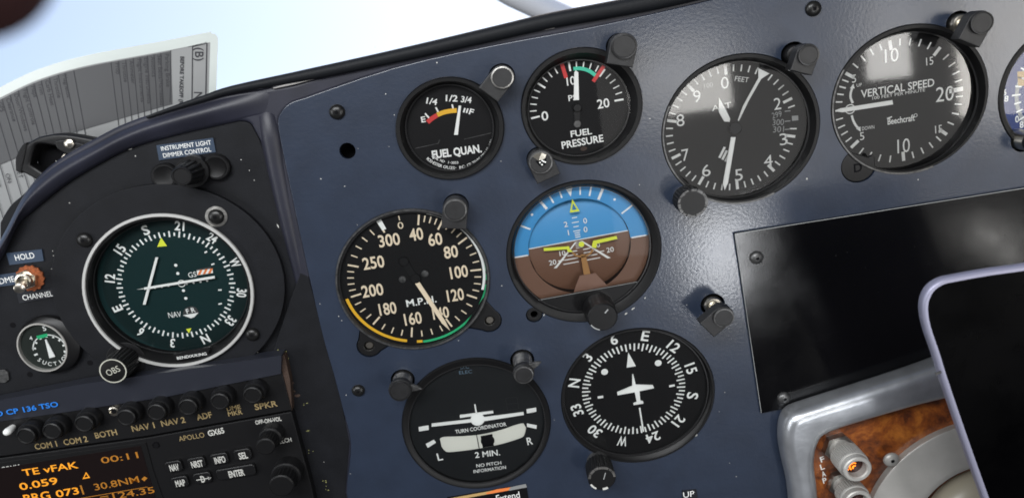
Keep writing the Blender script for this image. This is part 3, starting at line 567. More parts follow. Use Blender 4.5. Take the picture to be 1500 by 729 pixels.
g.hub(K5, (380, 388), 2.2); g.hub(K5, (381, 460), 2.0, .1, 1.0, 'gunm', 'lower_screw'); n = MB(); n.prism([L2(g.o, K5, p, -5.4) for p in [(366, 390), (394, 390), (392, 455), (370, 455)]], -5.7, -5.3); n.build('needle_tail', 'black', g.o)
m = g.M(); m.disc(*L2(g.o, K5, (410, 570), -6), 1.8, 1.2, -5.9, 10); m.build('paint_chip', 'bar2', g.o)
# ------------------------------------------------------------------ partly seen gauge at the picture's edge
g = Gauge('automatic_direction_finder', 'blue faced gauge with pale ring, cut off by the frame edge', (286.0, -76.3, 37.2, 35.0), (288.0, -76.8, 34.0, 32.0), -6, (288.5, -76.8), glass='dglass', dial_mat='dialb')
m = g.M()
for i in range(36): g.tk(m, i * 10 + 4, 24, 27.5 if i % 3 else 28.5, .9)
for s_, a, b, h in (('3', (185, 92), (215, 88), 40), ('0', (106, 243), (132, 240), 36), ('6', (108, 385), (126, 384), 30), ('8', (114, 420), (136, 418), 30), ('0', (172, 530), (192, 526), 34), ('8', (196, 560), (216, 555), 34)): g.t(m, E1, s_, a, b, h, .02)
m.build('markings', 'white', g.o)
m = g.M(); g.arc(m, 0, 360, 25.0, 27.0, -.05); m.build('scale_ring', 'dim', g.o)
m = g.M(); g.p(m, E1, [(183, 275), (222, 272), (222, 350), (188, 352)]); m.build('course_flag', 'decal', g.o)
# ------------------------------------------------------------------ course deviation indicator on the side panel
def cd_inner(g, lip):
    fx, fy = g.fc; rx, ry = g.fr
    return [(0, 0, g.R - 2.6, g.Rz - 2.6, lip - .2), (fx, fy, rx + .4, ry + .4, -5.0), (fx, fy, rx, ry, -6.3)]
g = Gauge('course_deviation_indicator', 'round dark teal navigation dial with white needle cross and bright metal ring', (-187.9, -93.0, 44.0, 41.6), (-188.1, -92.1, 40.4, 36.7), -6, (-187.0, -92.2), lip=2.6, hole=False, glass='dglass', gz=-2.2, inner=cd_inner, dial_mat='teal')
CDI = g
m = MB(); m.loft([(0, 0, 44.2, g.Rz + .2, 1.6), (0, 0, 44.2, g.Rz + .2, 3.0), (0, 0, 43.9, g.Rz - .1, 3.3), (0, 0, 42.7, g.Rz - 1.3, 3.3), (0, 0, 42.4, g.Rz - 1.6, 2.4)]); m.build('bright_ring', 'ring', g.o, smooth=30)
q = loc(g.o, 248, 420, 0); m = MB(); m.plate([circ(q[0], q[1], 60.5, 60.5 * .95, 90), circ(0, 0, 43.9, g.Rz - .1, 72)[::-1]], -2, 1.0, .35); m.build('mounting_plate', 'sub', g.o)
m = MB(); m.arc(0, 360, 31.6, 38.6, *g.c, -5.9); m.build('azimuth_card', 'card', g.o)
m = g.M()
for i in range(72):
    a = 19.0 + i * 5; g.tk(m, a, 28.0 if i % 2 == 0 else 28.7, 31.4 if i % 2 == 0 else 30.6, .85, .12)
for i, s_ in enumerate(('21', '24', 'W', '30', '33', 'N', '3', '6', 'E', '12', '15', 'S')):
    x, y = g.at(18.8 + 30 * i, 34.6); m.text(s_, x, y, 5.0, {'W': 5.4, 'N': 4.4, 'E': 3.4, 'S': 3.6}.get(s_, 2.5 * len(s_)), 18.8 + 30 * i, .025, -5.85)
for pt in ((401, 257), (410, 292), (434, 365), (444, 398)): m.disc(*L2(g.o, CD, pt, -6), .85, z=-5.85, n=16)
for i in range(9):
    if i != 4: m.disc(*L2(g.o, CD, (283 + 29 * i + (0 if i < 4 else 20), 358 - 4.4 * i), -6), .6, z=-5.85, n=12)
x, y = L2(g.o, CD, (426, 335), -6); m.arc(0, 360, 1.6, 2.1, x, y, -5.85)
g.t(m, CD, 'GS', (454, 300), (488, 295), 22); g.t(m, CD, 'NAV', (369, 471), (424, 465), 24)
for a, b in (((553, 255), (566, 250)), ((582, 363), (597, 362)), ((583, 423), (598, 420)), ((524, 204), (535, 198))): g.s(m, CD, a, b, .8, .12)
m.build('markings', 'white', g.o)
m = g.M()
g.p(m, CD, [(322, 179), (364, 175), (339, 139)], .15); g.p(m, CD, [(445, 529), (468, 525), (458, 547)], .15); m.build('course_arrow', 'lime', g.o)
n = MB(); n.prism([L2(g.o, CD, p, -4.2) for p in [(314, 224), (325, 224), (272, 425), (260, 425)]], -4.6, -4.2); n.build('course_needle', 'white', g.o)
n = MB(); n.prism([L2(g.o, CD, p, -3.6) for p in [(264, 353), (566, 303), (567, 313), (266, 362)]], -4.0, -3.6); n.prism([L2(g.o, CD, p, -3.6) for p in [(234, 361), (262, 356), (262, 359)]], -4, -3.6); n.build('glideslope_needle', 'white', g.o)
m = g.M(); g.p(m, CD, [(490, 280), (557, 271), (560, 290), (493, 300)], .1); m.build('warning_flag', 'white', g.o)
m = g.M()
for i in range(3): x0 = 500 + i * 22; g.p(m, CD, [(x0 - 6, 298.6 - i * 2.9), (x0 + 6, 297 - i * 2.9), (x0 + 16, 276 - i * 2.9), (x0 + 4, 277.6 - i * 2.9)], .15)
m.build('flag_stripes', 'orange', g.o)
m = g.M(); g.p(m, CD, [(490, 274), (552, 264), (553, 270), (490, 280)], .1); m.build('flag_window', 'gunm', g.o)
m = g.M(); g.p(m, CD, [(431, 470), (498, 459), (480, 478), (466, 483)], .15); m.build('to_from_arrow', 'white', g.o)
m = g.M(); A = [L2(g.o, CD, p, -6) for p in smooth_line([(430, 466), (440, 442), (465, 432), (488, 438), (499, 458)], 4)]; m.poly(A, -5.87); m.build('to_from_window', 'gunm', g.o)
m = g.M(); g.t(m, CD, 'F R', (446, 454), (484, 445), 19, .02, .25); m.build('to_from_letters', 'white', g.o)
npl = MB(); npl.prism([L2(g.o, CD, p, 1.6) for p in [(392, 636), (548, 606), (538, 640), (400, 664)]], -.4, 1.6); npo = npl.build('nameplate', 'black', g.o)
npl = MB(); tx(npl, g.o, CD, 'BENDIX/KING', (406, 654), (532, 634), 12, 1.65, .0); npl.build('nameplate_text', 'white', npo)
kx, ky = loc(g.o, 186, 525, 0); kn = MB(); kn.knurled(8.0, 2, 15, kx, ky, 22, .09, taper=.92); kn.lathe([(6.5, 0), (6.5, 3)], kx, ky, 32); ko = kn.build('course_knob', 'black', g.o, smooth=25)
kn = MB(); kn.lathe([(7.4, 15), (7.3, 16.0), (6.6, 16.2)], kx, ky, 40); kn.build('knob_cap', 'well', ko, smooth=40)
kn = MB(); kn.arc(0, 360, 6.35, 6.95, kx, ky, 16.3); kn.text('OBS', kx, ky + .1, 3.5, 7.4, -14, .0, 16.3); kn.build('knob_print', 'ringp', ko)
r_ = MB(); r_.plate([circ(kx, ky, 10.4, 10.4, 40)], .8, 1.5, .3); r_.build('knob_collar', 'black', g.o)

# ------------------------------------------------------------------ the panels
def plane(pts, h=0): return [P(x, y, h) for x, y in pts]
left_edge = smooth_line([(523, 760), (508, 722), (514, 651), (502.5, 600), (489, 548), (470, 480), (440, 345), (420, 250), (408, 188), (410, 168), (424, 152), (446, 144)], 4)
outline = left_edge[::-1][::-1] + smooth_line([(446, 144), (577, 100), (717, 68), (857, 42), (950, 22), (1060, -4), (1200, -42), (1640, -140), (1900, -200)], 3)[1:] + [(1900, 820), (523, 820)]
PANEL = (plane(outline))
screw_hole = circ(*P(509, 221), 4.1, n=40); HOLES.append(screw_hole)

# ------------------------------------------------------------------ post lights
POSTS = 'black post lights screwed into the panel'
def post_light(label, base, H, r, skirt=None, skirt_len=10, ring='retain', hole=6.6, fin=None, chipped=False, stem_mat='black'):
    xy = P(*base); o = thing('post_light', label, 'lamp', xy, 0, POSTS)
    HOLES.append(circ(xy[0], xy[1], hole, hole * KY, 40))
    bare = skirt is None
    b = MB(); b.lathe([(hole - 1.2, -8), (hole - 1.2, 2), (hole - 1.6, 3), (hole - 1.8, H - 6), (hole - 2.4, H - 5)], 0, 0, 32) if bare else b.lathe([(hole - 1.6, -8), (hole - 1.6, 1.5), (hole - 2.2, 2.6), (hole - 3.4, 3.0)], 0, 0, 32); b.lathe([(3.0, 2.5), (3.0, H - 6)], 0, 0, 24); b.build('stem', stem_mat, o, smooth=40)
    hd = MB(); z0 = H - (6 if bare else 9)
    if skirt is not None:
        sx, sy = math.cos(RAD(skirt)), math.sin(RAD(skirt))
        pts = [(r * math.cos(RAD(skirt + 90 + 180 * i / 24)), r * math.sin(RAD(skirt + 90 + 180 * i / 24))) for i in range(25)]
        pts += [(sx * skirt_len + sy * r * .98, sy * skirt_len - sx * r * .98), (sx * skirt_len - sy * r * .98, sy * skirt_len + sx * r * .98)]
        hd.plate([pts], z0, H - 1.6, .45); ho = hd.build('hood', 'hood', o)
    else:
        hd.lathe([(r - .3, z0), (r, z0 + .5), (r, H - 2), (r - .4, H - 1.6)], 0, 0, 40, cap0=True); ho = hd.build('hood', 'hood', o, smooth=40)
        if fin is not None:
            f = MB(); a = RAD(fin); c_, s_ = math.cos(a), math.sin(a); L_ = r + 5.5
            f.plate([[(r * .75 * -s_, r * .75 * c_), (c_ * L_ * .8 - s_ * 1.6, s_ * L_ * .8 + c_ * 1.6), (c_ * L_, s_ * L_), (c_ * L_ * .8 + s_ * .8, s_ * L_ * .8 - c_ * .8), (r * .4 * s_, -r * .4 * c_)]], z0 + 1, z0 + 3, .4); f.build('fin', 'gunm', o)
    c = MB(); rc = r - .9; c.lathe([(rc, H - 2), (rc, H - .5), (rc - .5, H)], 0, 0, 36); c.build('cap', 'hood', ho, smooth=40)
    if ring:
        k = MB(); k.loft([(0, 0, rc + .35, rc + .35, H - 1.2), (0, 0, rc + .35, rc + .35, H + .05), (0, 0, rc - .35, rc - .35, H + .15)], 40); k.build('worn_or_lit_rim', ring, ho, smooth=40)  # worn rim whose lighter colour also paints an edge highlight
    if chipped:
        k = MB(); k.add([(-3.6, 3.9, H + .1), (-1, 1.2, H + .25), (2.2, 1.6, H + .1), (3.4, 3.6, H + .2), (1.2, 5, H + .5), (-1.5, 5.2, H + .3)], [[0, 1, 5], [1, 2, 4], [1, 4, 5], [2, 3, 4]]); k.build('broken_plastic', 'nick', ho)
        k = MB(); [k.disc(x, y, .45, z=H + .12, n=8) for x, y in ((.4, -1.2), (1.4, .3), (-.4, .1), (2.2, -.2), (.8, .9))]; k.build('lamp_contact', 'white', ho)
        k = MB(); k.poly([(-2.6, 1.4), (3.2, 1.8), (2.2, -1.4), (.4, -2.6), (-1.2, -1.4)], H + .05); k.build('lamp_cavity', 'deep', ho)
    return o
post_light('black post light with pale worn rim between the two small fuel gauges', (735, 112), 14, 6.0, 222, 11, 'steel')
post_light('black hooded post light at the upper rim of the FUEL PRESSURE gauge', (907, 68), 15, 6.6, 250, 9.5)
post_light('black post light with a broken cap under the FUEL PRESSURE gauge', (790, 233), 12, 6.4, 285, 10, 'gunm', chipped=True)
post_light('black hooded post light above the airspeed dial with green arc', (668, 301), 12, 6.4, 255, 10.5, 'gunm')
post_light('black hooded post light between altimeter and vertical speed indicator', (1163, 80), 19, 5.6, 245, 9)
post_light('long black post light with bright stem above the vertical speed indicator', (1405, 35), 19, 6.0, 238, 10.5, stem_mat='nick')
post_light('black hooded post light with steel stem beside the big black plate', (1044, 446), 21, 5.8, 214, 11, 'gunm', stem_mat='nick')
post_light('bare steel post light on the side of the turn coordinator facing the radios', (590, 556), 15, 6.2, None, fin=-12, stem_mat='steel')
post_light('bare steel post light with pale ringed cap between turn coordinator and compass card', (765, 527), 20, 5.6, None, ring='gunm', fin=22, stem_mat='steel')
o = post_light('small dark post light cut by the picture edge below the blue faced gauge', (1499, 205), 12, 5.0, None, stem_mat='nick')

# ------------------------------------------------------------------ setting knobs of the altimeter and gyro, ear of the vertical speed indicator
def set_knob(name, label, base, r, H, rim, mt, rimmat):
    xy = P(*base); o = thing(name, label, 'knob', xy, 0, 'round setting knobs below the dials')
    b = MB(); b.lathe([(r * .8, -2), (r * .8, H * .35), (r * .8, H * .36)], 0, 0, 36); b.build('shaft', 'gunm', o, smooth=40)
    b = MB(); b.knurled(r, H * .3, H - .6, 0, 0, 26, .04, cap=False); b.lathe([(r, H - .6), (r - .6, H)], 0, 0, 52); k = b.build('grip', mt, o, smooth=30)
    b = MB()
    rng = random.Random(int(r * 100)); a = rim[0]
    while a < rim[1]:
        da = rng.uniform(10, 26); b.arc(a, a + da, r - rng.uniform(.9, 1.5), r - .05, 0, 0, H + .04); a += da + rng.uniform(0, 6)
    b.build('worn_or_lit_rim', rimmat, k); return o, k
set_knob('setting_knob', 'black knob with scuffed grey rim at the lower edge of the altimeter', (1003, 288), 7.6, 17, (0, 350), 'black', 'gunm')
so, sk = set_knob('setting_knob', 'black knob with chipped silver rim under the compass card dial', (875, 674), 7.6, 19, (-80, 80), 'black', 'steel')
b = MB(); b.seg(.8, -.6, 2.4, 3.4, .5, 19.06); b.build('pointer_line', 'dim', sk); b = MB(); b.arc(160, 185, 6, 7.4, 0, 0, 19.05); b.arc(215, 250, 6.4, 7.4, 0, 0, 19.05); b.build('paint_chip', 'bare', sk)
VS = bpy.data.objects['vertical_speed_indicator']
ex, ey = loc(VS, 1258, 243); b = MB(); b.plate([[(ex + 9 * math.cos(t), ey + 9 * math.sin(t)) for t in [RAD(150 + 240 * i / 24) for i in range(25)]] + [(ex + 5.5, ey + 3.5), (ex - 4, ey + 8.5)]], -3, -.6, .5)
eo = b.build('mounting_ear', 'black', VS); b = MB(); tx(b, VS, K7, 'D', (178, 620), (208, 615), 30, -.5, .02); b.build('ear_letter', 'deep', eo)
HOLES.append(circ(*P(1258, 243), 9.3, 9.3 * KY, 48))

# ------------------------------------------------------------------ cut and build the main panel (overlapping openings are merged with a boolean)
def cutter(pts):
    b = MB(); b.prism(pts, -14, 6); return b
pm = MB(); pm.plate([PANEL], -3.2, 0, .35, 2)
panel = pm.build('instrument_panel', 'blue', None, label='dark blue instrument panel carrying all the round flight dials', category='panel')
groups = []
for h_ in HOLES:                               # openings that do not touch can share one cutter mesh
    c_ = np.mean(h_, 0); r_ = max(np.hypot(*(np.array(p) - c_)) for p in h_)
    for gq in groups:
        if all(np.hypot(*(c_ - c2)) > r_ + r2 + .5 for c2, r2, _ in gq): gq.append((c_, r_, h_)); break
    else: groups.append([(c_, r_, h_)])
tmp = []
for gq in groups:
    b = MB()
    for _, _, h_ in gq: b.prism(h_, -14, 6)
    o = b.build('cut', 'deep', None); tmp.append(o)
    md = panel.modifiers.new('cut', 'BOOLEAN'); md.operation = 'DIFFERENCE'; md.object = o; md.solver = 'EXACT'
bpy.context.view_layer.update()
dg = bpy.context.evaluated_depsgraph_get(); me = bpy.data.meshes.new_from_object(panel.evaluated_get(dg)); panel.modifiers.clear(); panel.data = me
me.materials.clear(); me.materials.append(MT['blue'])
for o in tmp: bpy.data.objects.remove(o)
b = MB(); b.plate([plane([(420, 160), (1890, -180), (1890, 815), (540, 820)], -12)], -13, -12, .2); b.build('dark_backing', 'deep', None); bk = bpy.data.objects['dark_backing']  # black sheet added behind the panel to darken its openings
bk.parent = panel; bk.rotation_euler = (0, 0, 0); bk.scale = (1, 1, 1)

def flecks(spots, mt, name, par, h, seed):
    rg = random.Random(seed); b = MB()
    for x, y, L_, a in spots:
        q = P(x, y, h); n = 9; w = rg.uniform(.22, .42)
        b.poly([(q[0] + L_ * .5 * rg.uniform(.7, 1.1) * math.cos(6.283 * i / n) * math.cos(RAD(a)) - w * rg.uniform(.6, 1.2) * math.sin(6.283 * i / n) * math.sin(RAD(a)), q[1] + L_ * .5 * rg.uniform(.7, 1.1) * math.cos(6.283 * i / n) * math.sin(RAD(a)) + w * rg.uniform(.6, 1.2) * math.sin(6.283 * i / n) * math.cos(RAD(a))) for i in range(n)], h)
    return b.build(name, mt, par)
rg = random.Random(11)
fl_ = ([(927, 452, 2.4, 25), (917, 459, 2, 28), (945, 436, 1.4, 35), (1014, 641, 1.8, 30), (1020, 637, 1.5, 32), (886, 474, 2, 6), (797, 461, 1.6, 60), (1182, 262, 1.2, 80), (1345, 263, .8, 80), (565, 138, .8, 10), (470, 262, .7, 50), (640, 92, .8, 30)] + [(rg.uniform(450, 1080), rg.uniform(60, 700), rg.uniform(.2, .55), rg.uniform(0, 180)) for _ in range(60)])
fl_ = [q_ for q_ in fl_ if all(np.hypot(*(np.array(P(q_[0], q_[1])) - np.mean(h_, 0))) > 1.0 * max(np.hypot(*(np.array(p) - np.mean(h_, 0))) for p in h_) for h_ in HOLES) or q_[2] > 1.3]
flecks(fl_, 'bare', 'paint_fleck', panel, .03, 5)
# moulded frame round the panels
rim_out = smooth_line([(-60, 560), (-20, 400), (12, 330), (41, 277), (82, 236), (144, 200), (185, 180), (247, 159), (329, 137), (420, 124), (465, 112), (600, 80), (731, 52), (810, 36), (950, 10), (1060, -14), (1200, -45), (1640, -145)], 4)
sub_in = smooth_line([(-70, 640), (-30, 440), (5, 372), (25, 330), (49, 314 - 6), (95, 271), (144, 241), (193, 217), (255, 199), (329, 181), (352, 178), (366, 181), (373, 192), (384, 215), (402, 277), (420, 350), (446, 450), (468, 540), (484, 640), (482, 740)], 4)
main_in = smooth_line([(540, 820), (527, 760), (512, 722), (518, 651), (506, 600), (492, 548), (474, 480), (444, 345), (424, 250), (412, 188), (414, 170), (428, 155), (450, 147), (577, 104), (717, 72), (857, 46), (950, 26), (1060, 0), (1200, -36), (1640, -134)], 3)
fr = MB()
lp = rim_out + main_in[::-1] + [(505, 820), (482, 740)] + sub_in[::-1][1:]
fr.plate([plane(lp, -2)], -16, -1.2, 2.2, 4)
fr.build('panel_surround', 'frame', None, label='dark purple moulded plastic surround curving round the black side panel', category='surround')
def resample(pts, n):
    d = [0]
    for p_, q_ in zip(pts, pts[1:]): d.append(d[-1] + math.hypot(q_[0] - p_[0], q_[1] - p_[1]))
    return [(float(np.interp(d[-1] * i / (n - 1), d, [p_[0] for p_ in pts])), float(np.interp(d[-1] * i / (n - 1), d, [p_[1] for p_ in pts]))) for i in range(n)]
oc_ = resample(smooth_line([(-60, 560), (-20, 400), (12, 330), (41, 277), (82, 236), (144, 204), (185, 183), (247, 161), (329, 138), (400, 126)], 5), 60)
ic_ = resample(smooth_line([(-70, 640), (-30, 440), (5, 372), (25, 330), (49, 308), (95, 271), (144, 241), (193, 217), (255, 199), (329, 182), (392, 168)], 5), 60)
ridge = MB(); NP = 14; V = []; F = []
for i, (a_, c_) in enumerate(zip(oc_, ic_)):
    fade = min(1, (59 - i) / 8)
    for j in range(NP + 1):
        t = j / NP; z = -1.3 + fade * (4.2 * math.sin(math.pi * min(1, (1 - t) / .62) * .5) - (13.0 * (1 - math.sqrt(max(0, 1 - max(0, (1 - t) - .45) ** 2 / .55 ** 2))))) if t < 1 else -2.4
        q = P(c_[0] * t + a_[0] * (1 - t), c_[1] * t + a_[1] * (1 - t), z); V.append((*q, z))
for i in range(59):
    for j in range(NP): k_ = i * (NP + 1) + j; F.append([k_, k_ + 1, k_ + NP + 2, k_ + NP + 1])
ridge.add(V, F); rdo = ridge.build('rounded_rim', 'frame', bpy.data.objects['panel_surround'], smooth=60); rdo.rotation_euler = (0, 0, 0); rdo.scale = (1, 1, 1)
post = MB(); post.tube([(*P(x, y, 0), z) for x, y, z in [(388, 150, -8), (390, 172, -5.6), (396, 205, -5.0), (403, 245, -4.8), (412, 290, -4.8), (424, 345, -4.8), (440, 415, -5.2), (456, 475, -7)]], [2, 6, 6, 5.5, 5, 4.5, 4, 1], 16)
pro = post.build('upright_ridge', 'frame', bpy.data.objects['panel_surround'], smooth=60); pro.rotation_euler = (0, 0, 0); pro.scale = (1, 1, 1)
sp = MB(); sp.plate([plane([(-90, 640), (-45, 440), (3, 365)] + sub_in[12:-2] + [(520, 700), (520, 830), (-90, 830)], -3), circ(-187.9, -93.0, 43.7, 41.3, 72)], -6, -3, .3)
sp.build('side_panel', 'sub', None, label='matt black side panel holding the teal navigation dial and radios', category='panel')
flecks([q_ for q_ in [(191, 218, 2.6, 22), (273, 190, 2.2, 15), (96, 358, 2.2, 60), (407, 331, 2.4, 100), (115, 326, 1.6, 50), (216, 289, 1.2, 5), (374, 333, 1.6, -40)] + [(rg.uniform(30, 400), rg.uniform(220, 560), rg.uniform(.2, .55), rg.uniform(0, 180)) for _ in range(40)] if math.hypot(q_[0] - 248, (q_[1] - 424) * 1.1) > 130], 'bare', 'paint_fleck', bpy.data.objects['side_panel'], -2.9, 6)
# windscreen seal and the pale clips under it
sl = MB(); line = smooth_line([(215, 172), (250, 160), (300, 144), (343, 131), (465, 107), (600, 78), (731, 48), (810, 30), (950, 4), (1060, -22), (1200, -58), (1640, -160), (1900, -220)], 4)
rr = [float(np.interp(x, [215, 343, 465, 950, 1900], [.7, 2.0, 2.9, 4.2, 4.2])) for x, y in line]
sl.tube([(*P(x, y, -.5), -.5) for x, y in line], rr, 12)
sl.build('windscreen_seal', 'rubber', None, smooth=60, label='black rubber seal along the top of the panel against the sky', category='seal')
for pts, lab in (([(399, 129), (455, 113), (463, 112), (462, 116), (430, 124), (402, 130)], 'pale strip under the black seal above the empty round hole'), ([(731, 55), (735, 49.5), (812, 39), (812, 42), (770, 48.5)], 'pale strip under the black seal above the FUEL PRESSURE gauge')):
    b = MB(); b.plate([plane(pts, 0)], -1.2, 0.3, .15); b.build('trim_strip', 'strip', None, label=lab, category='strip', group='pale strips under the windscreen seal')

# ------------------------------------------------------------------ screws
SCR = 'cross head screws in the panels'
def screw(label, at_, r=4.0, h=0.0, mt='screw', rot=10, washer=None):
    o = thing('panel_screw', label, 'screw', P(*at_, h), h, SCR); b = MB()
    b.lathe([(r, 0), (r, .5), (r * .92, 1.2), (r * .7, 1.9), (r * .35, 2.3)], 0, 0, 32); b.build('head', mt, o, smooth=50)
    c = MB()
    for a in (rot, rot + 90):
        s_, c_ = math.sin(RAD(a)), math.cos(RAD(a)); l = r * .62; w_ = r * .13
        V = []
        for t in (-1, -.5, 0, .5, 1):
            z = 2.42 - 1.0 * (abs(t) * l / r) ** 1.6
            V += [(t * l * s_ - w_ * c_, t * l * c_ + w_ * s_, z), (t * l * s_ + w_ * c_, t * l * c_ - w_ * s_, z)]
        c.add(V, [[2 * i, 2 * i + 1, 2 * i + 3, 2 * i + 2] for i in range(4)])
    c.build('cross_slot', 'deep', o)
    if washer:
        w = MB(); w.lathe([(r * 1.35, -.2), (r * 1.35, .3), (r, .45)], 0, 0, 32, cap1=False); w.build('washer', washer, o, smooth=40)
    return o
screw('black cross head screw above the empty round hole in the panel', (494, 164), 4.0, rot=30)
screw('black cross head screw near the top edge over the altimeter', (1191, 13), 4.0, rot=40)
screw('black cross head screw beside the turn coordinator by the panel edge', (525, 571), 3.6, rot=5)
screw('silver grey cross head screw in the top corner of the black plate', (1108, 377), 3.7, 2.0, 'gunm', 30)
screw('silver grey cross head screw in the bottom corner of the black plate', (1148, 582), 3.7, 2.0, 'gunm', 20)
screw('cross head screw with worn silver washer at the top of the teal dial', (317, 317), 4.2, 1.2, 'screw', 35, 'steel')
screw('black cross head screw beside the HOLD label and teal dial', (124, 351), 4.0, 1.2, 'screw', 15)
screw('black cross head screw on the teal dial plate above the radio', (370, 489), 3.8, 1.2, 'screw', 25)

# ------------------------------------------------------------------ black blanking plate
b = MB(); b.plate([plane([(1076, 342), (1640, 253), (1640, 500), (1115, 605)], 2)], 0.02, 2.0, .3); bp_ = b.build('blanking_plate', 'gloss', None, label='large plain glossy black plate screwed over the radio opening', category='plate')
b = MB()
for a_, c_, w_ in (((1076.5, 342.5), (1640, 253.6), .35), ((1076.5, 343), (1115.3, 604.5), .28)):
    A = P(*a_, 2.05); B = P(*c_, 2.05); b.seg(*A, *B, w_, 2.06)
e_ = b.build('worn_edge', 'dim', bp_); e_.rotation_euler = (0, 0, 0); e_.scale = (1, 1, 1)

# ------------------------------------------------------------------ side panel fittings
def tape(label, px4, words, mt='lblue', h=-2.7, tmat='white', bold=.0):
    cx_ = sum(p[0] for p in px4) / 4; cy_ = sum(p[1] for p in px4) / 4
    o = thing('label_plate', label, 'label', P(cx_, cy_, h), h, 'printed label plates')
    b = MB(); b.prism([loc(o, *p, .4) for p in px4], -.3, .4); b.build('plate', mt, o)
    t = MB()
    for s_, a_, b_, hh in words: tx(t, o, ID, s_, a_, b_, hh, .44, bold)
    t.build('lettering', tmat, o); return o
tape('blue label reading INSTRUMENT LIGHT DIMMER CONTROL', [(229, 213), (312, 202), (316, 223), (233, 235)], [('INSTRUMENT LIGHT', (236, 218), (309, 208.6), 6.2), ('DIMMER CONTROL', (239, 228), (309, 218.6), 6.2)])
tape('blue label reading HOLD above the toggle switch', [(9, 371), (61, 365), (64, 382), (14, 388)], [('HOLD', (22, 377.5), (50, 373.5), 8.2)])
tape('blue label reading DME beside the toggle switch', [(-12, 404), (24, 399), (28, 416), (-12, 421)], [('DME', (-1, 412), (21, 408), 8.2)])
tape('dark label reading CHANNEL below the toggle switch', [(24, 428), (82, 422), (84, 434), (28, 444)], [('CHANNEL', (33, 436), (77, 429.5), 7.6)], 'lblack')
tape('small dark label reading UP at the bottom of the blue panel', [(999, 718), (1020, 716), (1023, 735), (1000, 737)], [('UP', (1001, 724.5), (1017, 722), 9)], 'lblack', .1)
o = tape('black placard with orange striped top edge reading Extend', [(655, 728), (771, 709), (776, 742), (660, 760)], [('Extend', (727, 729.5), (761, 723.5), 10.5)], 'deep', .1)
for pts, mt in (([(660, 729), (745, 713.4), (746, 717.4), (661, 733)], 'decal'), ([(711, 721.4), (727, 716.0), (748, 713.0), (744, 717.8), (714, 723)], 'orange'), ([(745, 713.4), (770, 708), (772, 713), (746, 718)], 'page')):
    b = MB(); b.poly([loc(o, *p, .5) for p in pts], .46 + (.03 if mt == 'orange' else 0)); b.build('coloured_stripe', mt, o)
# dimmer knob and its blank buttons
o = thing('dimmer_knob', 'black fluted knob under the INSTRUMENT LIGHT label', 'knob', P(287, 249, -3), -3)
b = MB(); b.lathe([(8.6, 0), (8.4, 6)], 0, 0, 40); b.build('skirt', 'black', o, smooth=40); b = MB(); b.knurled(7.0, 4, 19, 0, 0, 13, .12, cap=False, taper=.74); b.lathe([(5.1, 19), (4.6, 19.6), (4.2, 19.6), (3.8, 19.2), (.1, 19.2)], 0, 0, 52); b.build('grip', 'black', o, smooth=30)
for at_, lab in (((244, 257), 'round black blank plug beside the dimmer knob, nearer the checklist card'), ((319, 244), 'round black blank plug beside the dimmer knob, nearer the blue panel')):
    o = thing('blank_plug', lab, 'plug', P(*at_, -3), -3, 'round blank plugs on the side panel'); b = MB(); b.lathe([(7.0, -.5), (6.9, 2.6), (6.3, 3.2)], 0, 0, 40); b.build('cap', 'black', o, smooth=40); b = MB(); b.lathe([(5.6, 3.1), (5.4, 3.5), (5.0, 3.25)], 0, 0, 36); b.build('cap_face', 'well', o, smooth=40)
# toggle switch
o = thing('toggle_switch', 'metal toggle switch on a rusty washer among the HOLD and CHANNEL labels', 'switch', P(43, 407, -3), -3)
b = MB(); n_ = 28; pts = []
for i in range(n_): r_ = 7.6 if i % 2 else 6.8; pts.append((r_ * math.cos(2 * math.pi * i / n_) + .8, r_ * math.sin(2 * math.pi * i / n_)))
b.prism(pts, .1, 1.0); b.build('lock_washer', 'rust', o)
b = MB(); b.prism([(5.6 * math.cos(RAD(60 * i + 12)), 5.6 * math.sin(RAD(60 * i + 12))) for i in range(6)], .9, 3.6); b.lathe([(4.4, 3.6), (4.2, 6.0), (3.2, 6.3), (2.8, 5.0)], 0, 0, 28, cap1=True); b.build('nut', 'nick', o, smooth=30)
ax, ay = loc(o, 28, 423, 16); b = MB(); b.tube([(0, 0, 4.5), (ax * .5, ay * .5, 10), (ax * .95, ay * .95, 15.4), (ax, ay, 16)], [1.7, 2.2, 2.7, 1.4], 16); b.build('lever', 'nick', o, smooth=50)
# suction gauge
o = thing('suction_gauge', 'small round SUCTION gauge with green mark at the side of the panel', 'gauge', P(72, 503, -3), -3, 'round flight instruments set in the panel')
SR = (15.2, 16.6)
b = MB(); b.loft([(1.5, 0, SR[0] + 1.5, SR[1] + .5, 0), (1.2, 0, SR[0] + 1.2, SR[1] + .2, 3.0), (0, 0, SR[0] - 1, SR[1] - 1.6, 5.0), (-.6, 0, 12.8, 14.4, 5.2)], 64); b.build('bezel', 'black', o, smooth=35)
b = MB(); b.loft([(-.8, 0, 13.1, 14.6, 5.0), (-.8, 0, 12.9, 14.4, 5.7), (-.8, 0, 12.2, 13.7, 5.7), (-.8, 0, 12.0, 13.4, 3.6)], 64); b.build('metal_rim', 'flange', o, smooth=35)
b = MB(); b.disc(-.8, 0, 12.2, 13.6, 3.7); b.build('dial_face', 'sface', o)
b = MB(); cxs, cys = loc(o, *SU(242, 535), 3.7)
b.arc(-82, 105, 8.4, 9.0, cxs, cys, 3.75)
for i in range(9): b.tick(-100 + 210 * i / 8, 7.2, 9.2, 1.1, cxs, cys, 3.75)
tx(b, o, SU, '5', (207, 435), (223, 432), 22, 3.75, .015); tx(b, o, SU, '4', (143, 482), (157, 479), 18, 3.75, .01); tx(b, o, SU, '6', (300, 475), (314, 472), 18, 3.75, .01)
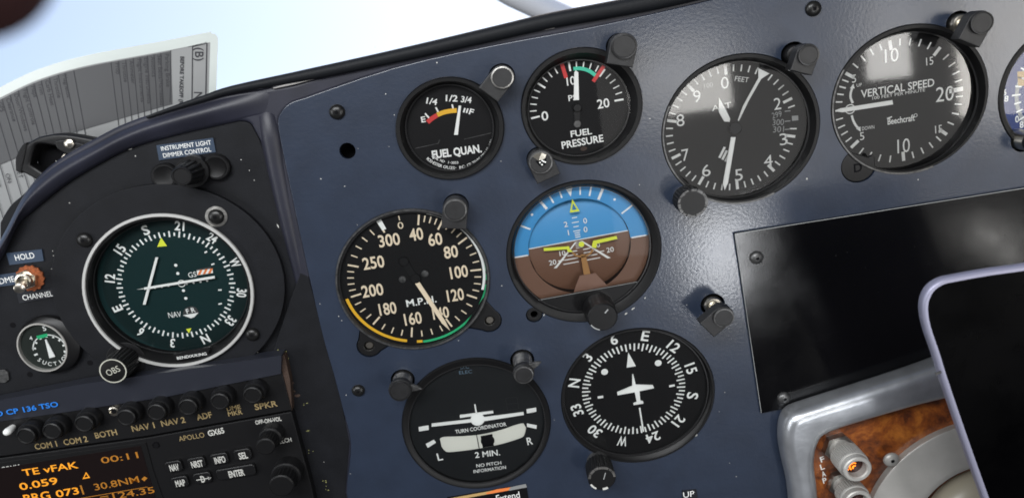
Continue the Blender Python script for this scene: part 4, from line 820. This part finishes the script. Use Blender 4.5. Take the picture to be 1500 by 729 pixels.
arctext(b, 'SUCTION', (cxs, cys), 8.7, 236, 19, 2.2, 3.75); b.build('markings', 'white', o)
b = MB(); b.poly([loc(o, *SU(*p), 3.8) for p in [(176, 470), (228, 457), (233, 472), (183, 486)]], 3.85); b.build('green_arc', 'green', o)
b = MB(); b.prism([loc(o, *SU(*p), 4.6) for p in [(218, 488), (224, 486), (268, 570), (240, 577)]], 4.2, 4.7); b.build('needle', 'white', o)
b = MB(); b.disc(-.8, 0, 12.2, 13.6, 5.3, 64); b.build('glass', 'dglass', o)
for i, (px_, py_) in enumerate(((19, 476), (44, 548), (132, 531))):
    b = MB(); b.disc(0, 0, 1.6, z=0.06, n=20); o = thing('empty_hole', ('small empty screw hole over the grey tab', 'small empty screw hole below the SUCTION gauge', 'small empty screw hole beside the OBS knob')[i], 'hole', P(px_, py_, -3), -3, 'small empty holes in the side panel'); b.build('hole_mouth', 'deep', o)
b = MB(); b.plate([plane([(-20, 545), (6, 541), (12, 546), (13, 556), (8, 560), (-20, 562)], -2)], -3, -2.0, .25); b.build('grey_tab', 'gunm', None, label='small dull grey tab at the picture edge under the SUCTION gauge', category='tab')
# ------------------------------------------------------------------ radios
def lpoly(o, pts, z=0.0): return [loc(o, *p, z) for p in pts]
HR = 5.0
b = MB(); b.plate([plane([(-90, 604), (120, 561), (300, 532), (400, 515), (425, 440), (440, 400), (452, 405), (474, 490), (499, 580), (512, 648), (506, 720), (530, 830), (-90, 830)], -1)], -3.5, -0.9, .4)
tray = b.build('radio_surround', 'sub', None, label='black plate with chipped edges round the stacked radios', category='plate')
b = MB()
rng = random.Random(3)
def chips(pts, mt, name, n_each, size):
    b = MB()
    for (x, y) in pts:
        for _ in range(n_each):
            q = P(x + rng.uniform(-4, 4), y + rng.uniform(-4, 4), -1); r_ = size * rng.uniform(.5, 1.3); k = rng.randint(5, 8); rot = rng.uniform(0, 6); st = rng.uniform(.4, 1)
            b.poly([(q[0] + r_ * rng.uniform(.6, 1.2) * math.cos(rot + 6.283 * i / k), q[1] + st * r_ * rng.uniform(.6, 1.2) * math.sin(rot + 6.283 * i / k)) for i in range(k)], -.84)
    e = b.build(name, mt, tray); e.rotation_euler = (0, 0, 0); e.scale = (1, 1, 1)
chips([(411, 512), (416, 515), (421, 528), (447, 590), (453, 632), (456, 660), (474, 706), (478, 714)], 'chip', 'primer_chip', 3, .55)
chips([(418, 538), (424, 560), (433, 575)], 'bar2', 'brown_wear', 3, 1.6)
chips([(255, 545), (281, 537), (336, 524), (65, 574), (115, 563), (375, 517)], 'bare', 'bare_chip', 2, .7)

au = thing('audio_panel', 'black audio selector panel of dark buttons under a satin blue bar', 'radio', P(210, 600, HR), HR)
b = MB(); b.plate([lpoly(au, [(-60, 612), (-60, 690), (0, 668), (216, 638), (427, 600), (413, 545)])], -6, 0, .4); b.build('faceplate', 'black', au)
b = MB(); T_ = lpoly(au, [(-60, 598), (114, 563), (300, 537), (412, 520)], 3); B_ = lpoly(au, [(-60, 624), (104, 601), (243, 580), (412, 546)], .3)
A0 = [(x, y, 3.0) for x, y in T_]; A1_ = [(x, y, 1.2) for x, y in B_]; A2_ = [(x, y, -6) for x, y in T_]; A3_ = [(x, y, -.2) for x, y in B_]
b.add(A0 + A1_ + A2_ + A3_, [[i, i + 4, i + 5, i + 1] for i in range(3)] + [[i, i + 1, i + 9, i + 8] for i in range(3)] + [[i + 4, i + 12, i + 13, i + 5] for i in range(3)] + [[3, 7, 15, 11]])
b.build('top_bar', 'bar', au)
b = MB(); A = lpoly(au, [(412.5, 519), (417, 520), (425, 556), (428, 600), (426, 600), (413.5, 546)], -1); b.prism(A, -6, -.8); b.build('chipped_side', 'bar2', au)
t = MB(); tx(t, au, ID, 'NARCO CP 136 TSO', (-48, 613), (85, 591), 7.5, 2.45, .02); t2 = t
bt = t.build('maker_lettering', 'bluep', au)
for v in bt.data.vertices:      # the lettering lies on the sloping bar
    pass
BTN = [(49.8, 629.5), (87, 622.6), (133, 612), (193.5, 603), (237, 595.5), (282, 588), (328, 580), (375, 571)]
for i, (px_, py_) in enumerate(BTN):
    x, y = loc(au, px_ + 2, py_ - 3, 0); b = MB(); b.lathe([(6.3, -.2), (6.2, 5.5), (5.6, 6.2)], x, y, 36); bo = b.build('push_button', 'black', au, smooth=40)
    b = MB(); b.lathe([(5.0, 6.1), (4.9, 9.0), (4.3, 9.4), (3.8, 8.9)], x, y, 36); b.build('button_cap', 'well', bo, smooth=40)
x, y = loc(au, 168, 600.5, 0); b = MB(); b.lathe([(2.9, -.1), (2.8, 1.4), (2.0, 1.7), (1.6, .9)], x, y, 28, cap1=False); b.build('locking_screw', 'nick', au, smooth=40); b = MB(); b.disc(x, y, 1.8, z=.8, n=20); b.build('screw_recess', 'deep', au)
x, y = loc(au, 13, 630, 4); b = MB(); b.lathe([(1.6, 0), (2.1, 5), (1.7, 6.6), (.6, 7.2)], x, y, 24); b.build('white_switch_tip', 'white', au, smooth=50)
t = MB()
for s_, a_, b_ in (('COM 1', (51, 654), (83, 649)), ('COM 2', (93, 647.5), (128, 642)), ('BOTH', (139, 637.5), (171, 632)), ('NAV 1', (193, 627.5), (226, 622)), ('NAV 2', (236, 620), (271, 614)), ('ADF', (288, 611), (310, 606.5)), ('DME', (332, 598.5), (352, 595)), ('MKR', (334, 606), (355, 602.5)), ('SPKR', (373, 596), (406, 590))): tx(t, au, ID, s_, a_, b_, 8.6 if s_ not in ('DME', 'MKR') else 6.6, .05, .02)
t.build('lettering', 'tan', au)

gx = thing('navigation_radio', 'black radio with orange lettered screen and seven keys marked NAV to ENTER', 'radio', P(240, 690, HR), HR)
b = MB(); b.plate([lpoly(gx, [(-60, 680), (0, 670.5), (216, 640.5), (427, 602.5), (456, 710), (475, 800), (-60, 860)])], -6, .2, .5); b.build('faceplate', 'black', gx)
b = MB(); b.plate([lpoly(gx, [(-60, 690), (0, 676), (214, 646), (226, 690), (242, 735), (255, 800), (-60, 860)])], .1, .7, .2); b.build('screen_surround', 'well', gx)
b = MB(); b.prism(lpoly(gx, [(-60, 697), (0, 685), (206, 652), (220, 700), (232, 745), (-60, 800)], .8), .6, .85); so = b.build('screen', 'lcd', gx)
t = MB()
for s_, a_, b_, hh in (('TE vFAK', (33, 692), (114, 680), 10), ('0.059', (28.5, 712.5), (84, 703), 10.5), ('073', (82, 723), (115, 717.5), 10.5)): tx(t, gx, ID, s_, a_, b_, hh, .88, .012)
tx(t, gx, ID, 'BRG', (35, 730), (73, 724), 12, .88, .012)
A_ = lpoly(gx, [(121, 701), (126, 690.5), (132, 699)], .88); I_ = lpoly(gx, [(123.4, 699), (126.2, 693.3), (129.2, 697.8)], .88); t.plate([A_, I_[::-1]], .8, .9, .02, 0)
t.build('bright_readout', 'amber', gx)
t = MB()
for s_, a_, b_, hh in (('00:11', (148, 674), (202, 665.5), 9.5), ('30.8NM', (138, 713), (203, 701), 10), ('=124.35', (147, 729), (226, 716.5), 9.5)): tx(t, gx, ID, s_, a_, b_, hh, .88, .004)
t.poly(lpoly(gx, [(207, 701), (211.5, 697), (216, 699.5), (211.5, 704)], .88), .88); t.poly(lpoly(gx, [(40, 742), (216, 712), (216, 712.8), (40, 743)], .88), .87); tx(t, gx, ID, '|', (119, 717), (121.5, 716.6), 11, .88); t.build('dim_readout', 'amberd', gx)
t = MB(); tx(t, gx, ID, 'COMM', (2, 687), (29, 682.5), 7, .75, .02); tx(t, gx, ID, 'GX65', (304.5, 634.5), (328, 629.5), 8.2, .25, .03); tx(t, gx, ID, 'OFF-ON-VOL', (374, 618.5), (412, 612.5), 6.2, .25, .025); tx(t, gx, ID, 'SQUELCH', (394, 650), (427, 643.5), 6.2, .25, .025); t.build('lettering', 'softw', gx)
t = MB(); tx(t, gx, ID, 'APOLLO', (262, 642.5), (299, 636), 7.6, .25, .0); t.build('maker_lettering', 'tan', gx)
KEYS = [('NAV', 254.6, 683.8, 25, 17.5), ('NRST', 288, 678.6, 26, 17.5), ('INFO', 321.5, 672.6, 26, 17.5), ('SEL', 355.5, 666.3, 26, 17.5), ('MAP', 263.5, 706.5, 25, 17.5), ('D', 296.5, 700.6, 26, 17.5), ('ENTER', 345.8, 692.2, 58, 17.5)]
for s_, px_, py_, w_, h_ in KEYS:
    c_ = loc(gx, px_, py_ - 1.5, 2); e_ = loc(gx, px_ + 10, py_ - 1.5 - 1.68, 2); k_ = math.hypot(e_[0] - c_[0], e_[1] - c_[1]) / 10.14; ro = -math.degrees(math.atan2(e_[1] - c_[1], e_[0] - c_[0]))
    b = MB(); b.plate([rrect(c_[0], c_[1], w_ * k_, h_ * k_ / .93, 1.9, ro)], -.2, 2.6, .8, 3); ko = b.build('key', 'black', gx)
    t = MB(); wt = {'NAV': 13.5, 'NRST': 17, 'INFO': 16, 'SEL': 13, 'MAP': 14, 'D': 6, 'ENTER': 23}[s_]
    f_ = loc(gx, px_ + .5, py_ + .5, 2.7); t.text(s_, f_[0], f_[1], 9.6 * k_ / .93, wt * k_, ro, .03, 2.66)
    if s_ == 'D': u = (math.cos(RAD(ro)), -math.sin(RAD(ro))); t.seg(f_[0] - 3.6 * u[0], f_[1] - 3.6 * u[1], f_[0] + 4.2 * u[0], f_[1] + 4.2 * u[1], .55, 2.68); t.poly([(f_[0] + 4.8 * u[0], f_[1] + 4.8 * u[1]), (f_[0] + 3 * u[0] - u[1] * 1, f_[1] + 3 * u[1] + u[0] * 1), (f_[0] + 3 * u[0] + u[1] * 1, f_[1] + 3 * u[1] - u[0] * 1)], 2.68)
    t.build('key_lettering', 'softw', ko)
for px_, py_, R0, r1, H in ((401, 632, 6.4, 5.0, 13), (424, 686, 8.4, 6.6, 14)):
    x, y = loc(gx, px_, py_, 0); b = MB(); b.lathe([(R0, .1), (R0 - .2, H * .55), (R0 - .9, H * .6)], x, y, 40); ko = b.build('knob', 'black', gx, smooth=40)
    b = MB(); b.knurled(r1, H * .5, H + 3, x, y, 20, .05, cap=False); b.lathe([(r1, H + 3), (r1 - .7, H + 3.6)], x, y, 40); b.build('knob_grip', 'well', ko, smooth=30)
x, y = loc(gx, 228.5, 651, .2); b = MB(); b.lathe([(2.0, .2), (1.7, .9), (1.4, .5)], x, y, 24); b.build('small_socket', 'deep', gx, smooth=30)

# ------------------------------------------------------------------ bright metal bracket with burl wood, lights and cream dome
outer = smooth_line([(1162, 850), (1159, 729), (1147, 667), (1144, 640), (1147, 618), (1158, 602), (1187, 591), (1250, 571), (1321, 548), (1369, 531), (1440, 503), (1640, 420)], 5) + [(1640, 850)]
inner = smooth_line([(1199, 850), (1196, 729), (1192, 690), (1191, 668), (1196, 646), (1211, 630), (1274, 610), (1336, 592), (1388, 579), (1450, 560), (1640, 500)], 5)
b = MB(); lp = outer[:-1] + [(1640, 420)] + inner[::-1] 
b.plate([plane(lp, 10)], -1, 16, 6.0, 6); br = b.build('metal_bracket', 'alu', None, smooth=40, label='bright bare metal bracket frame curving round the burl wood plate', category='bracket')
b = MB(); b.plate([plane([(1185, 850), (1180, 650), (1205, 618), (1400, 560), (1640, 480), (1640, 850)], 4)], 2, 4, .2); b.build('wood_plate', 'burl', None, label='orange brown burl wood plate inside the metal bracket', category='plate')
fl = thing('control_flange', 'grey metal round flange with cream domed centre, half hidden by the phone', 'fitting', P(1432, 757, 6), 6)
cxy = (0, 0); q1 = loc(fl, 1263, 757, 0); R1 = abs(q1[0])
b = MB(); b.loft([(0, 0, R1, R1 * .99, -2), (0, 0, R1, R1 * .99, 2.0), (0, 0, R1 - .8, R1 * .99 - .8, 2.6), (0, 0, R1 * .72, R1 * .71, 4.5), (0, 0, R1 * .67, R1 * .66, 7), (0, 0, R1 * .62, R1 * .615, 7.3), (0, 0, R1 * .60, R1 * .595, 6.0), (0, 0, R1 * .59, R1 * .585, -4)], 96); b.build('flange', 'flange', fl, smooth=40)
b = MB(); b.disc(0, 0, R1 * .62, z=-3, n=64); b.build('shadow_well', 'deep', fl)
b = MB(); Rd = R1 * .52; b.lathe([(Rd, -3)] + [(Rd * math.cos(t), 2 + 16 * math.sin(t)) for t in [RAD(i * 7.5) for i in range(12)]] + [(.2, 18)], 3, -2, 64); b.build('dome', 'dome', fl, smooth=60)
screw('grey cross head screw in the round metal flange beside the lit lamp', (1305, 672), 4.4, 9.2, 'flange', 40)
def flap_lamp(label, base, H, lit):
    xy = P(*base, 4); o = thing('indicator_lamp', label, 'lamp', xy, 4, 'knurled flap indicator lamps')
    ux, uy = 0.0, 0.0
    b = MB(); b.prism([(9.0 * math.cos(RAD(60 * i + 8)), 9.0 * math.sin(RAD(60 * i + 8))) for i in range(6)], 0, 4.5); b.build('hex_nut', 'steel', o)
    b = MB(); b.lathe([(6.4, 4), (6.4, 11)], 0, 0, 40); b.lathe([(6.4, 10), (8.2, 10.6)], 0, 0, 40, cap1=False); b.knurled(8.3, 10.5, H - 5, 0, 0, 36, .06, cap=False); c_ = b.build('collar', 'flange', o, smooth=20)
    b = MB(); b.lathe([(8.3, H - 5), (8.0, H - 4.2), (7.6, H - 4), (7.6, H - .6), (7.0, H), (5.6, H), (5.0, H - .8), (5.0, H - 6)], 0, 0, 48, cap1=False); b.build('rim', 'flange', c_, smooth=30)
    b = MB(); b.disc(0, 0, 5.1, z=H - 5.5, n=32); b.build('lens', 'lampd', o)
    if lit:
        b = MB()
        for r0, r1, a0, a1, z in ((.3, 1.2, 200, 420, -2), (1.7, 2.5, 215, 400, -2.6), (3.0, 3.7, 230, 390, -3.2)): b.arc(a0, a1, r0, r1, -1.1, .8, H + z)
        b.build('lit_filament', 'lamp', o)
    else:
        b = MB(); b.arc(200, 330, 3.2, 4.2, 0, 0, H - 5.2); b.build('lens_glint', 'lampd', o)
flap_lamp('knurled metal lamp glowing orange, upper one beside the FLAP lettering', (1226, 652), 26, True)
flap_lamp('knurled metal lamp with dark red lens at the bottom edge under the glowing one', (1232, 704), 22, False)
o = thing('flap_lettering', 'white FLAP letters painted one under another on the burl wood', 'lettering', P(1206, 690, 4.1), 4.1)
t = MB()
for s_, px_, py_ in (('F', 1204.5, 672), ('L', 1204.5, 683), ('A', 1206.5, 693.5), ('P', 1208, 703)): x, y = loc(o, px_, py_); t.text(s_, x, y, 3.6, 2.3, -9, .015, .05)
t.build('letters', 'white', o)

# ------------------------------------------------------------------ smartphone
PH = 95
def phl(pts, h=PH): return [P(x, y, h) for x, y in pts]
po = smooth_line([(1640, 362), (1500, 384), (1440, 392.5), (1395, 400.5), (1372, 406), (1355, 418), (1346, 436), (1345, 456), (1350, 480), (1362, 515), (1375, 556), (1404, 640), (1436, 729), (1490, 880), (1522, 970), (1540, 992), (1566, 1000), (1700, 980), (1826, 958), (1850, 944), (1852, 920), (1770, 690), (1690, 450), (1672, 385), (1660, 366)], 6)
def inset(pts, d):
    out = []; n = len(pts)
    for i in range(n):
        a, b_ = Vector(pts[i - 1]), Vector(pts[(i + 1) % n]); t_ = (b_ - a).normalized(); nrm = Vector((-t_.y, t_.x)); out.append(tuple(Vector(pts[i]) + nrm * d))
    return out
pl = phl(po, PH - 4); area = sum(pl[i][0] * pl[(i + 1) % len(pl)][1] - pl[(i + 1) % len(pl)][0] * pl[i][1] for i in range(len(pl)))
if area < 0: pl = pl[::-1]
pin = inset(pl, 2.1)
b = MB(); b.plate([pl], PH - 5, PH, 1.5, 4); ph = b.build('smartphone', 'phone', None, smooth=40, label='dark smartphone with lavender metal rim in the lower corner before the panel', category='phone')
b = MB(); b.plate([pin], PH - 1, PH + .25, .12, 1); e_ = b.build('screen', 'pscreen', ph); e_.rotation_euler = (0, 0, 0); e_.scale = (1, 1, 1)
A = phl([(1347, 462), (1351, 459), (1357, 484), (1353, 486)], PH - 3); b = MB(); b.prism(A, PH - 3.6, PH - 1.6); e_ = b.build('side_button', 'phone', ph); e_.rotation_euler = (0, 0, 0); e_.scale = (1, 1, 1)
A = phl([(1370, 546), (1378.5, 543), (1379.3, 546), (1371, 549)], PH); b = MB(); b.prism(A, PH - .5, PH + .1); e_ = b.build('antenna_band', 'gunm', ph); e_.rotation_euler = (0, 0, 0); e_.scale = (1, 1, 1)

# ------------------------------------------------------------------ laminated checklist card behind the surround
top = [(-60, 166), (0, 136), (44, 114.5), (88, 99), (132, 88), (176, 79.5), (242, 67.5), (306, 55)]
TS = smooth_line(top, 6)
def ctop(x):
    return float(np.interp(x, [p[0] for p in TS], [p[1] for p in TS])) if x <= 306 else top[-1][1] - (x - 306) * .18
def ctop_old(x):
    for (xa, ya), (xb, yb) in zip(top, top[1:]):
        if x <= xb: return ya + (yb - ya) * (x - xa) / (xb - xa)
    return top[-1][1] - (x - 306) * .18
def hcard(x): return -22 - 14 * ((306 - x) / 306) ** 2
def C3(px, py, dz=0.0):
    h = hcard(px) + dz; q = P(px, py, h); return (q[0], q[1], h)
card = thing('checklist_card', 'laminated BEFORE TAKEOFF checklist card curving behind the surround against the sky', 'card', (0, 0), 0)
card.scale = (.001, .001, .001)
def strip(pts_a, pts_b, mt, name, dz, back=1.2, par=card):
    b = MB(); n = len(pts_a); V = [C3(*p, dz) for p in pts_a] + [C3(*p, dz) for p in pts_b] + [C3(*p, dz - back) for p in pts_a] + [C3(*p, dz - back) for p in pts_b]
    F = [[n + i, n + i + 1, i + 1, i] for i in range(n - 1)] + [[2 * n + i, 2 * n + i + 1, 3 * n + i + 1, 3 * n + i] for i in range(n - 1)]
    F += [[i, i + 1, 2 * n + i + 1, 2 * n + i] for i in range(n - 1)] + [[3 * n + i, 3 * n + i + 1, n + i + 1, n + i] for i in range(n - 1)] + [[0, 2 * n, 3 * n, n], [n - 1, 2 * n - 1, 4 * n - 1, 3 * n - 1]]
    b.add(V, F); return b.build(name, mt, par, smooth=30)
xs = [-60 + 370 * i / 30 for i in range(31)]
lean = lambda x: .30 - .33 * max(0, min(1, x / 306))           # how far a line leans per pixel downwards
def down(x, d): return (x + lean(x) * d, ctop(x) + d)
BIG = 420
strip([(x, ctop(x) + 7) for x in xs], [down(x, BIG) for x in xs], 'page', 'page', 0, 2.5)
for k, (o0, o1, dz) in enumerate(((-8, -3.5, -2.6), (-4.5, 1.5, -1.4), (1.0, 7.5, .25))):      # the sealed edges of several laminated leaves
    strip([(x, ctop(x) + o0) for x in xs] , [(x, ctop(x) + o1) for x in xs], 'lam', 'laminated_edge', dz, .6)
b = MB(); ed = [(304, 51), (312, 49.2), (317, 52), (319.5, 60), (318, 100), (316.5, 150), (315, 220)]; ei = [(304, 62), (306, 61), (307.2, 62), (308, 65), (307, 100), (305.5, 150), (304, 220)]
strip(smooth_line(ed, 4), smooth_line(ei, 4), 'lam', 'corner_edge', .3, 2.6)
def bound(x): return {True: None}.get(False) or np.interp(x, [-60, 0, 97, 181, 251], [262, 236, 195, 172, 153])
gx_ = [x for x in [-60 + 310 * i / 26 for i in range(27)]]
strip([(x + lean(x) * 9, ctop(x) + 9) for x in gx_], [(x + lean(x) * (bound(x) - ctop(x)), bound(x + lean(x) * 60)) for x in gx_], 'pgrey', 'grey_column', .12, .05)
ink = MB()
def cline(p0, p1, w=1.0, dz=.25, n=6):
    for i in range(n):
        a_ = (p0[0] + (p1[0] - p0[0]) * i / n, p0[1] + (p1[1] - p0[1]) * i / n); c_ = (p0[0] + (p1[0] - p0[0]) * (i + 1) / n, p0[1] + (p1[1] - p0[1]) * (i + 1) / n)
        dx, dy = c_[0] - a_[0], c_[1] - a_[1]; l = math.hypot(dx, dy); nx, ny = -dy / l * w / 2, dx / l * w / 2
        ink.add([C3(a_[0] + nx, a_[1] + ny, dz), C3(c_[0] + nx, c_[1] + ny, dz), C3(c_[0] - nx, c_[1] - ny, dz), C3(a_[0] - nx, a_[1] - ny, dz)], [[0, 1, 2, 3]])
def ctext(s_, x, y, size, ang, bold=0.0, dz=.28, ww=None):
    """ang: degrees the reading direction turns clockwise from horizontal; (x, y) is the start of the line on the card"""
    V, F, sz = text_mesh(s_, bold); k = size / CAPH; kx = k if ww is None else ww / sz[0]; c_, n_ = math.cos(RAD(ang)), math.sin(RAD(ang)); out = []
    for vx, vy in V:
        u = (vx + sz[0] / 2) * kx; v = -vy * k; out.append(C3(x + u * c_ - v * n_, y + u * n_ + v * c_, dz))
    ink.add(out, F)
rows = [(-40, 'Radios', 'SET'), (-24, 'Lights', 'ON'), (-8, 'GPS', 'SET'), (4, 'Clearance', 'SET'), (16, 'Door/Windows', 'CHECK'), (28, 'Flight Controls', 'FREE'), (40, 'Flaps', 'SET'), (51, 'Trim', 'SET'), (62, 'Carb Heat', '1600'), (74, 'Throttle', 'MANUAL'), (87, 'Magnetos', 'AUTO'), (97, '', 'AUTO'), (110, '', 'AUTO'), (165, 'Prop', 'MANUAL'), (176, 'Throttle', 'MANUAL'), (187, 'Ammeter', '1700'), (198, 'Flight Instruments', 'CHECK'), (208, 'Engine Instruments', 'SET'), (219, 'Avionics', 'ON'), (229, 'Seat Belts/Harnesses', 'CHECK'), (239, 'Parking Brake', 'SET')]
for i, (x, s_, v_) in enumerate(rows):
    a_ = 90 - math.degrees(math.atan(lean(x)))
    p0 = down(x - 4, 9); p1 = down(x - 4, 300)
    cline(p0, p1, 1.0)
    if s_: q = down(x + 4, 12); ctext(s_, q[0], q[1], 6.0, a_, .0)
    d_ = bound(x) - ctop(x) + 9; q = down(x + 2, d_); ctext(v_, q[0], q[1], 6.2, a_, .0)
cline((250, 74), (249, 150), 1.0); cline((282, 68), (281, 150), 1.4); cline((303, 63), (301, 150), 1.6); cline((282, 68.5), (303, 63.5), 1.4); cline((275, 69), (303, 62), .6)
ctext('BEFORE TAKEOFF (RUN-UP)', 266, 83, 5.2, 91.5, .03); ctext('(B)', 290, 70, 12, 91, .01); ctext('N', 290, 135, 12, 91, .0)
ink.build('printing', 'ink', card)

# clamp that holds the card
cl = thing('clamp', 'black plastic clamp with brass bolt gripping the checklist card', 'clamp', P(85, 222, -14), -14)
b = MB(); oc = smooth_line([(30, 246), (31, 232), (40, 214), (52, 205), (69, 198), (101, 195.5), (150, 204), (190, 214)], 5) + [(150, 250), (90, 275), (60, 262)]
ic = smooth_line([(50, 240), (54, 222), (62, 210), (90, 214), (110, 224), (100, 236), (84, 252), (70, 252)], 4)
def ar(p): return sum(p[i][0] * p[(i + 1) % len(p)][1] - p[(i + 1) % len(p)][0] * p[i][1] for i in range(len(p)))
O_, I_ = lpoly(cl, oc), lpoly(cl, ic); O_ = O_ if ar(O_) > 0 else O_[::-1]; I_ = I_ if ar(I_) < 0 else I_[::-1]
b.plate([O_, I_], -4, 4, 1.4, 3); b.build('body', 'black', cl, smooth=40)
b = MB(); b.plate([lpoly(cl, [(44, 226), (60, 206), (112, 222), (100, 240), (72, 258), (50, 250)])], -7, -5, .3); b.build('rear_jaw', 'deep', cl)
b = MB(); b.plate([lpoly(cl, smooth_line([(30, 248), (30, 230), (38, 213), (46, 208), (44, 224), (40, 240), (38, 252)], 4))], -3, 4.6, .8); b.build('velcro_pad', 'fuzz', cl)
b = MB(); b.plate([lpoly(cl, smooth_line([(88, 206), (104, 204), (150, 216), (150, 232), (108, 224), (92, 216)], 4))], 3.6, 5.4, .5); b.build('lever', 'black', cl)
x, y = loc(cl, 101, 211, 6); b = MB(); b.lathe([(2.7, 5), (2.5, 6.3), (1.2, 7)], x, y, 24); b.build('bolt', 'nick', cl, smooth=40)
p0 = loc(cl, 94, 227, 0); p1 = loc(cl, 86, 242, 0); b = MB(); N_ = 90
b.tube([(p0[0] + (p1[0] - p0[0]) * i / N_ + 1.5 * math.cos(i * .6), p0[1] + (p1[1] - p0[1]) * i / N_ + .6 * math.cos(i * .6), -1 + 1.5 * math.sin(i * .6)) for i in range(N_ + 1)], .35, 6); b.build('spring', 'nick', cl, smooth=60)
b = MB(); b.plate([lpoly(cl, smooth_line([(-10, 330), (4, 306), (22, 290), (40, 276), (60, 300), (20, 360), (-10, 380)], 4))], -10, -6, .6); b.build('lower_strap', 'rubber', cl)

# ------------------------------------------------------------------ beyond and before the panel
pad = thing('padded_corner', 'dark red blurred padded lump in the top corner before the sky', 'padding', P(-75, -75, 335), 335)
b = MB(); x, y = loc(pad, 20, -6, 0); b.lathe([(.3 + 7 * math.sin(RAD(t)), -7 * math.cos(RAD(t))) for t in range(0, 181, 12)], 0, 0, 32, cap1=False)
pad.rotation_euler = Euler((math.pi / 2, 0, 0)); b.build('padding', 'maroon', pad, smooth=80)
bd = thing('propeller_blade', 'faint grey slender blade seen through the windscreen above the panel', 'blade', P(760, 0, -900), -900)
b = MB(); A = [loc(bd, *p) for p in ((300, -230), (480, -140), (630, -75), (750, -8), (900, 60), (1100, 150))]
b.loft([(0, 0, 1, 1, 0)], 8) if False else b.tube([(x, y, 0) for x, y in A], [10, 14, 17, 20, 22, 24], 16); b.build('blade', 'rod', bd, smooth=60)
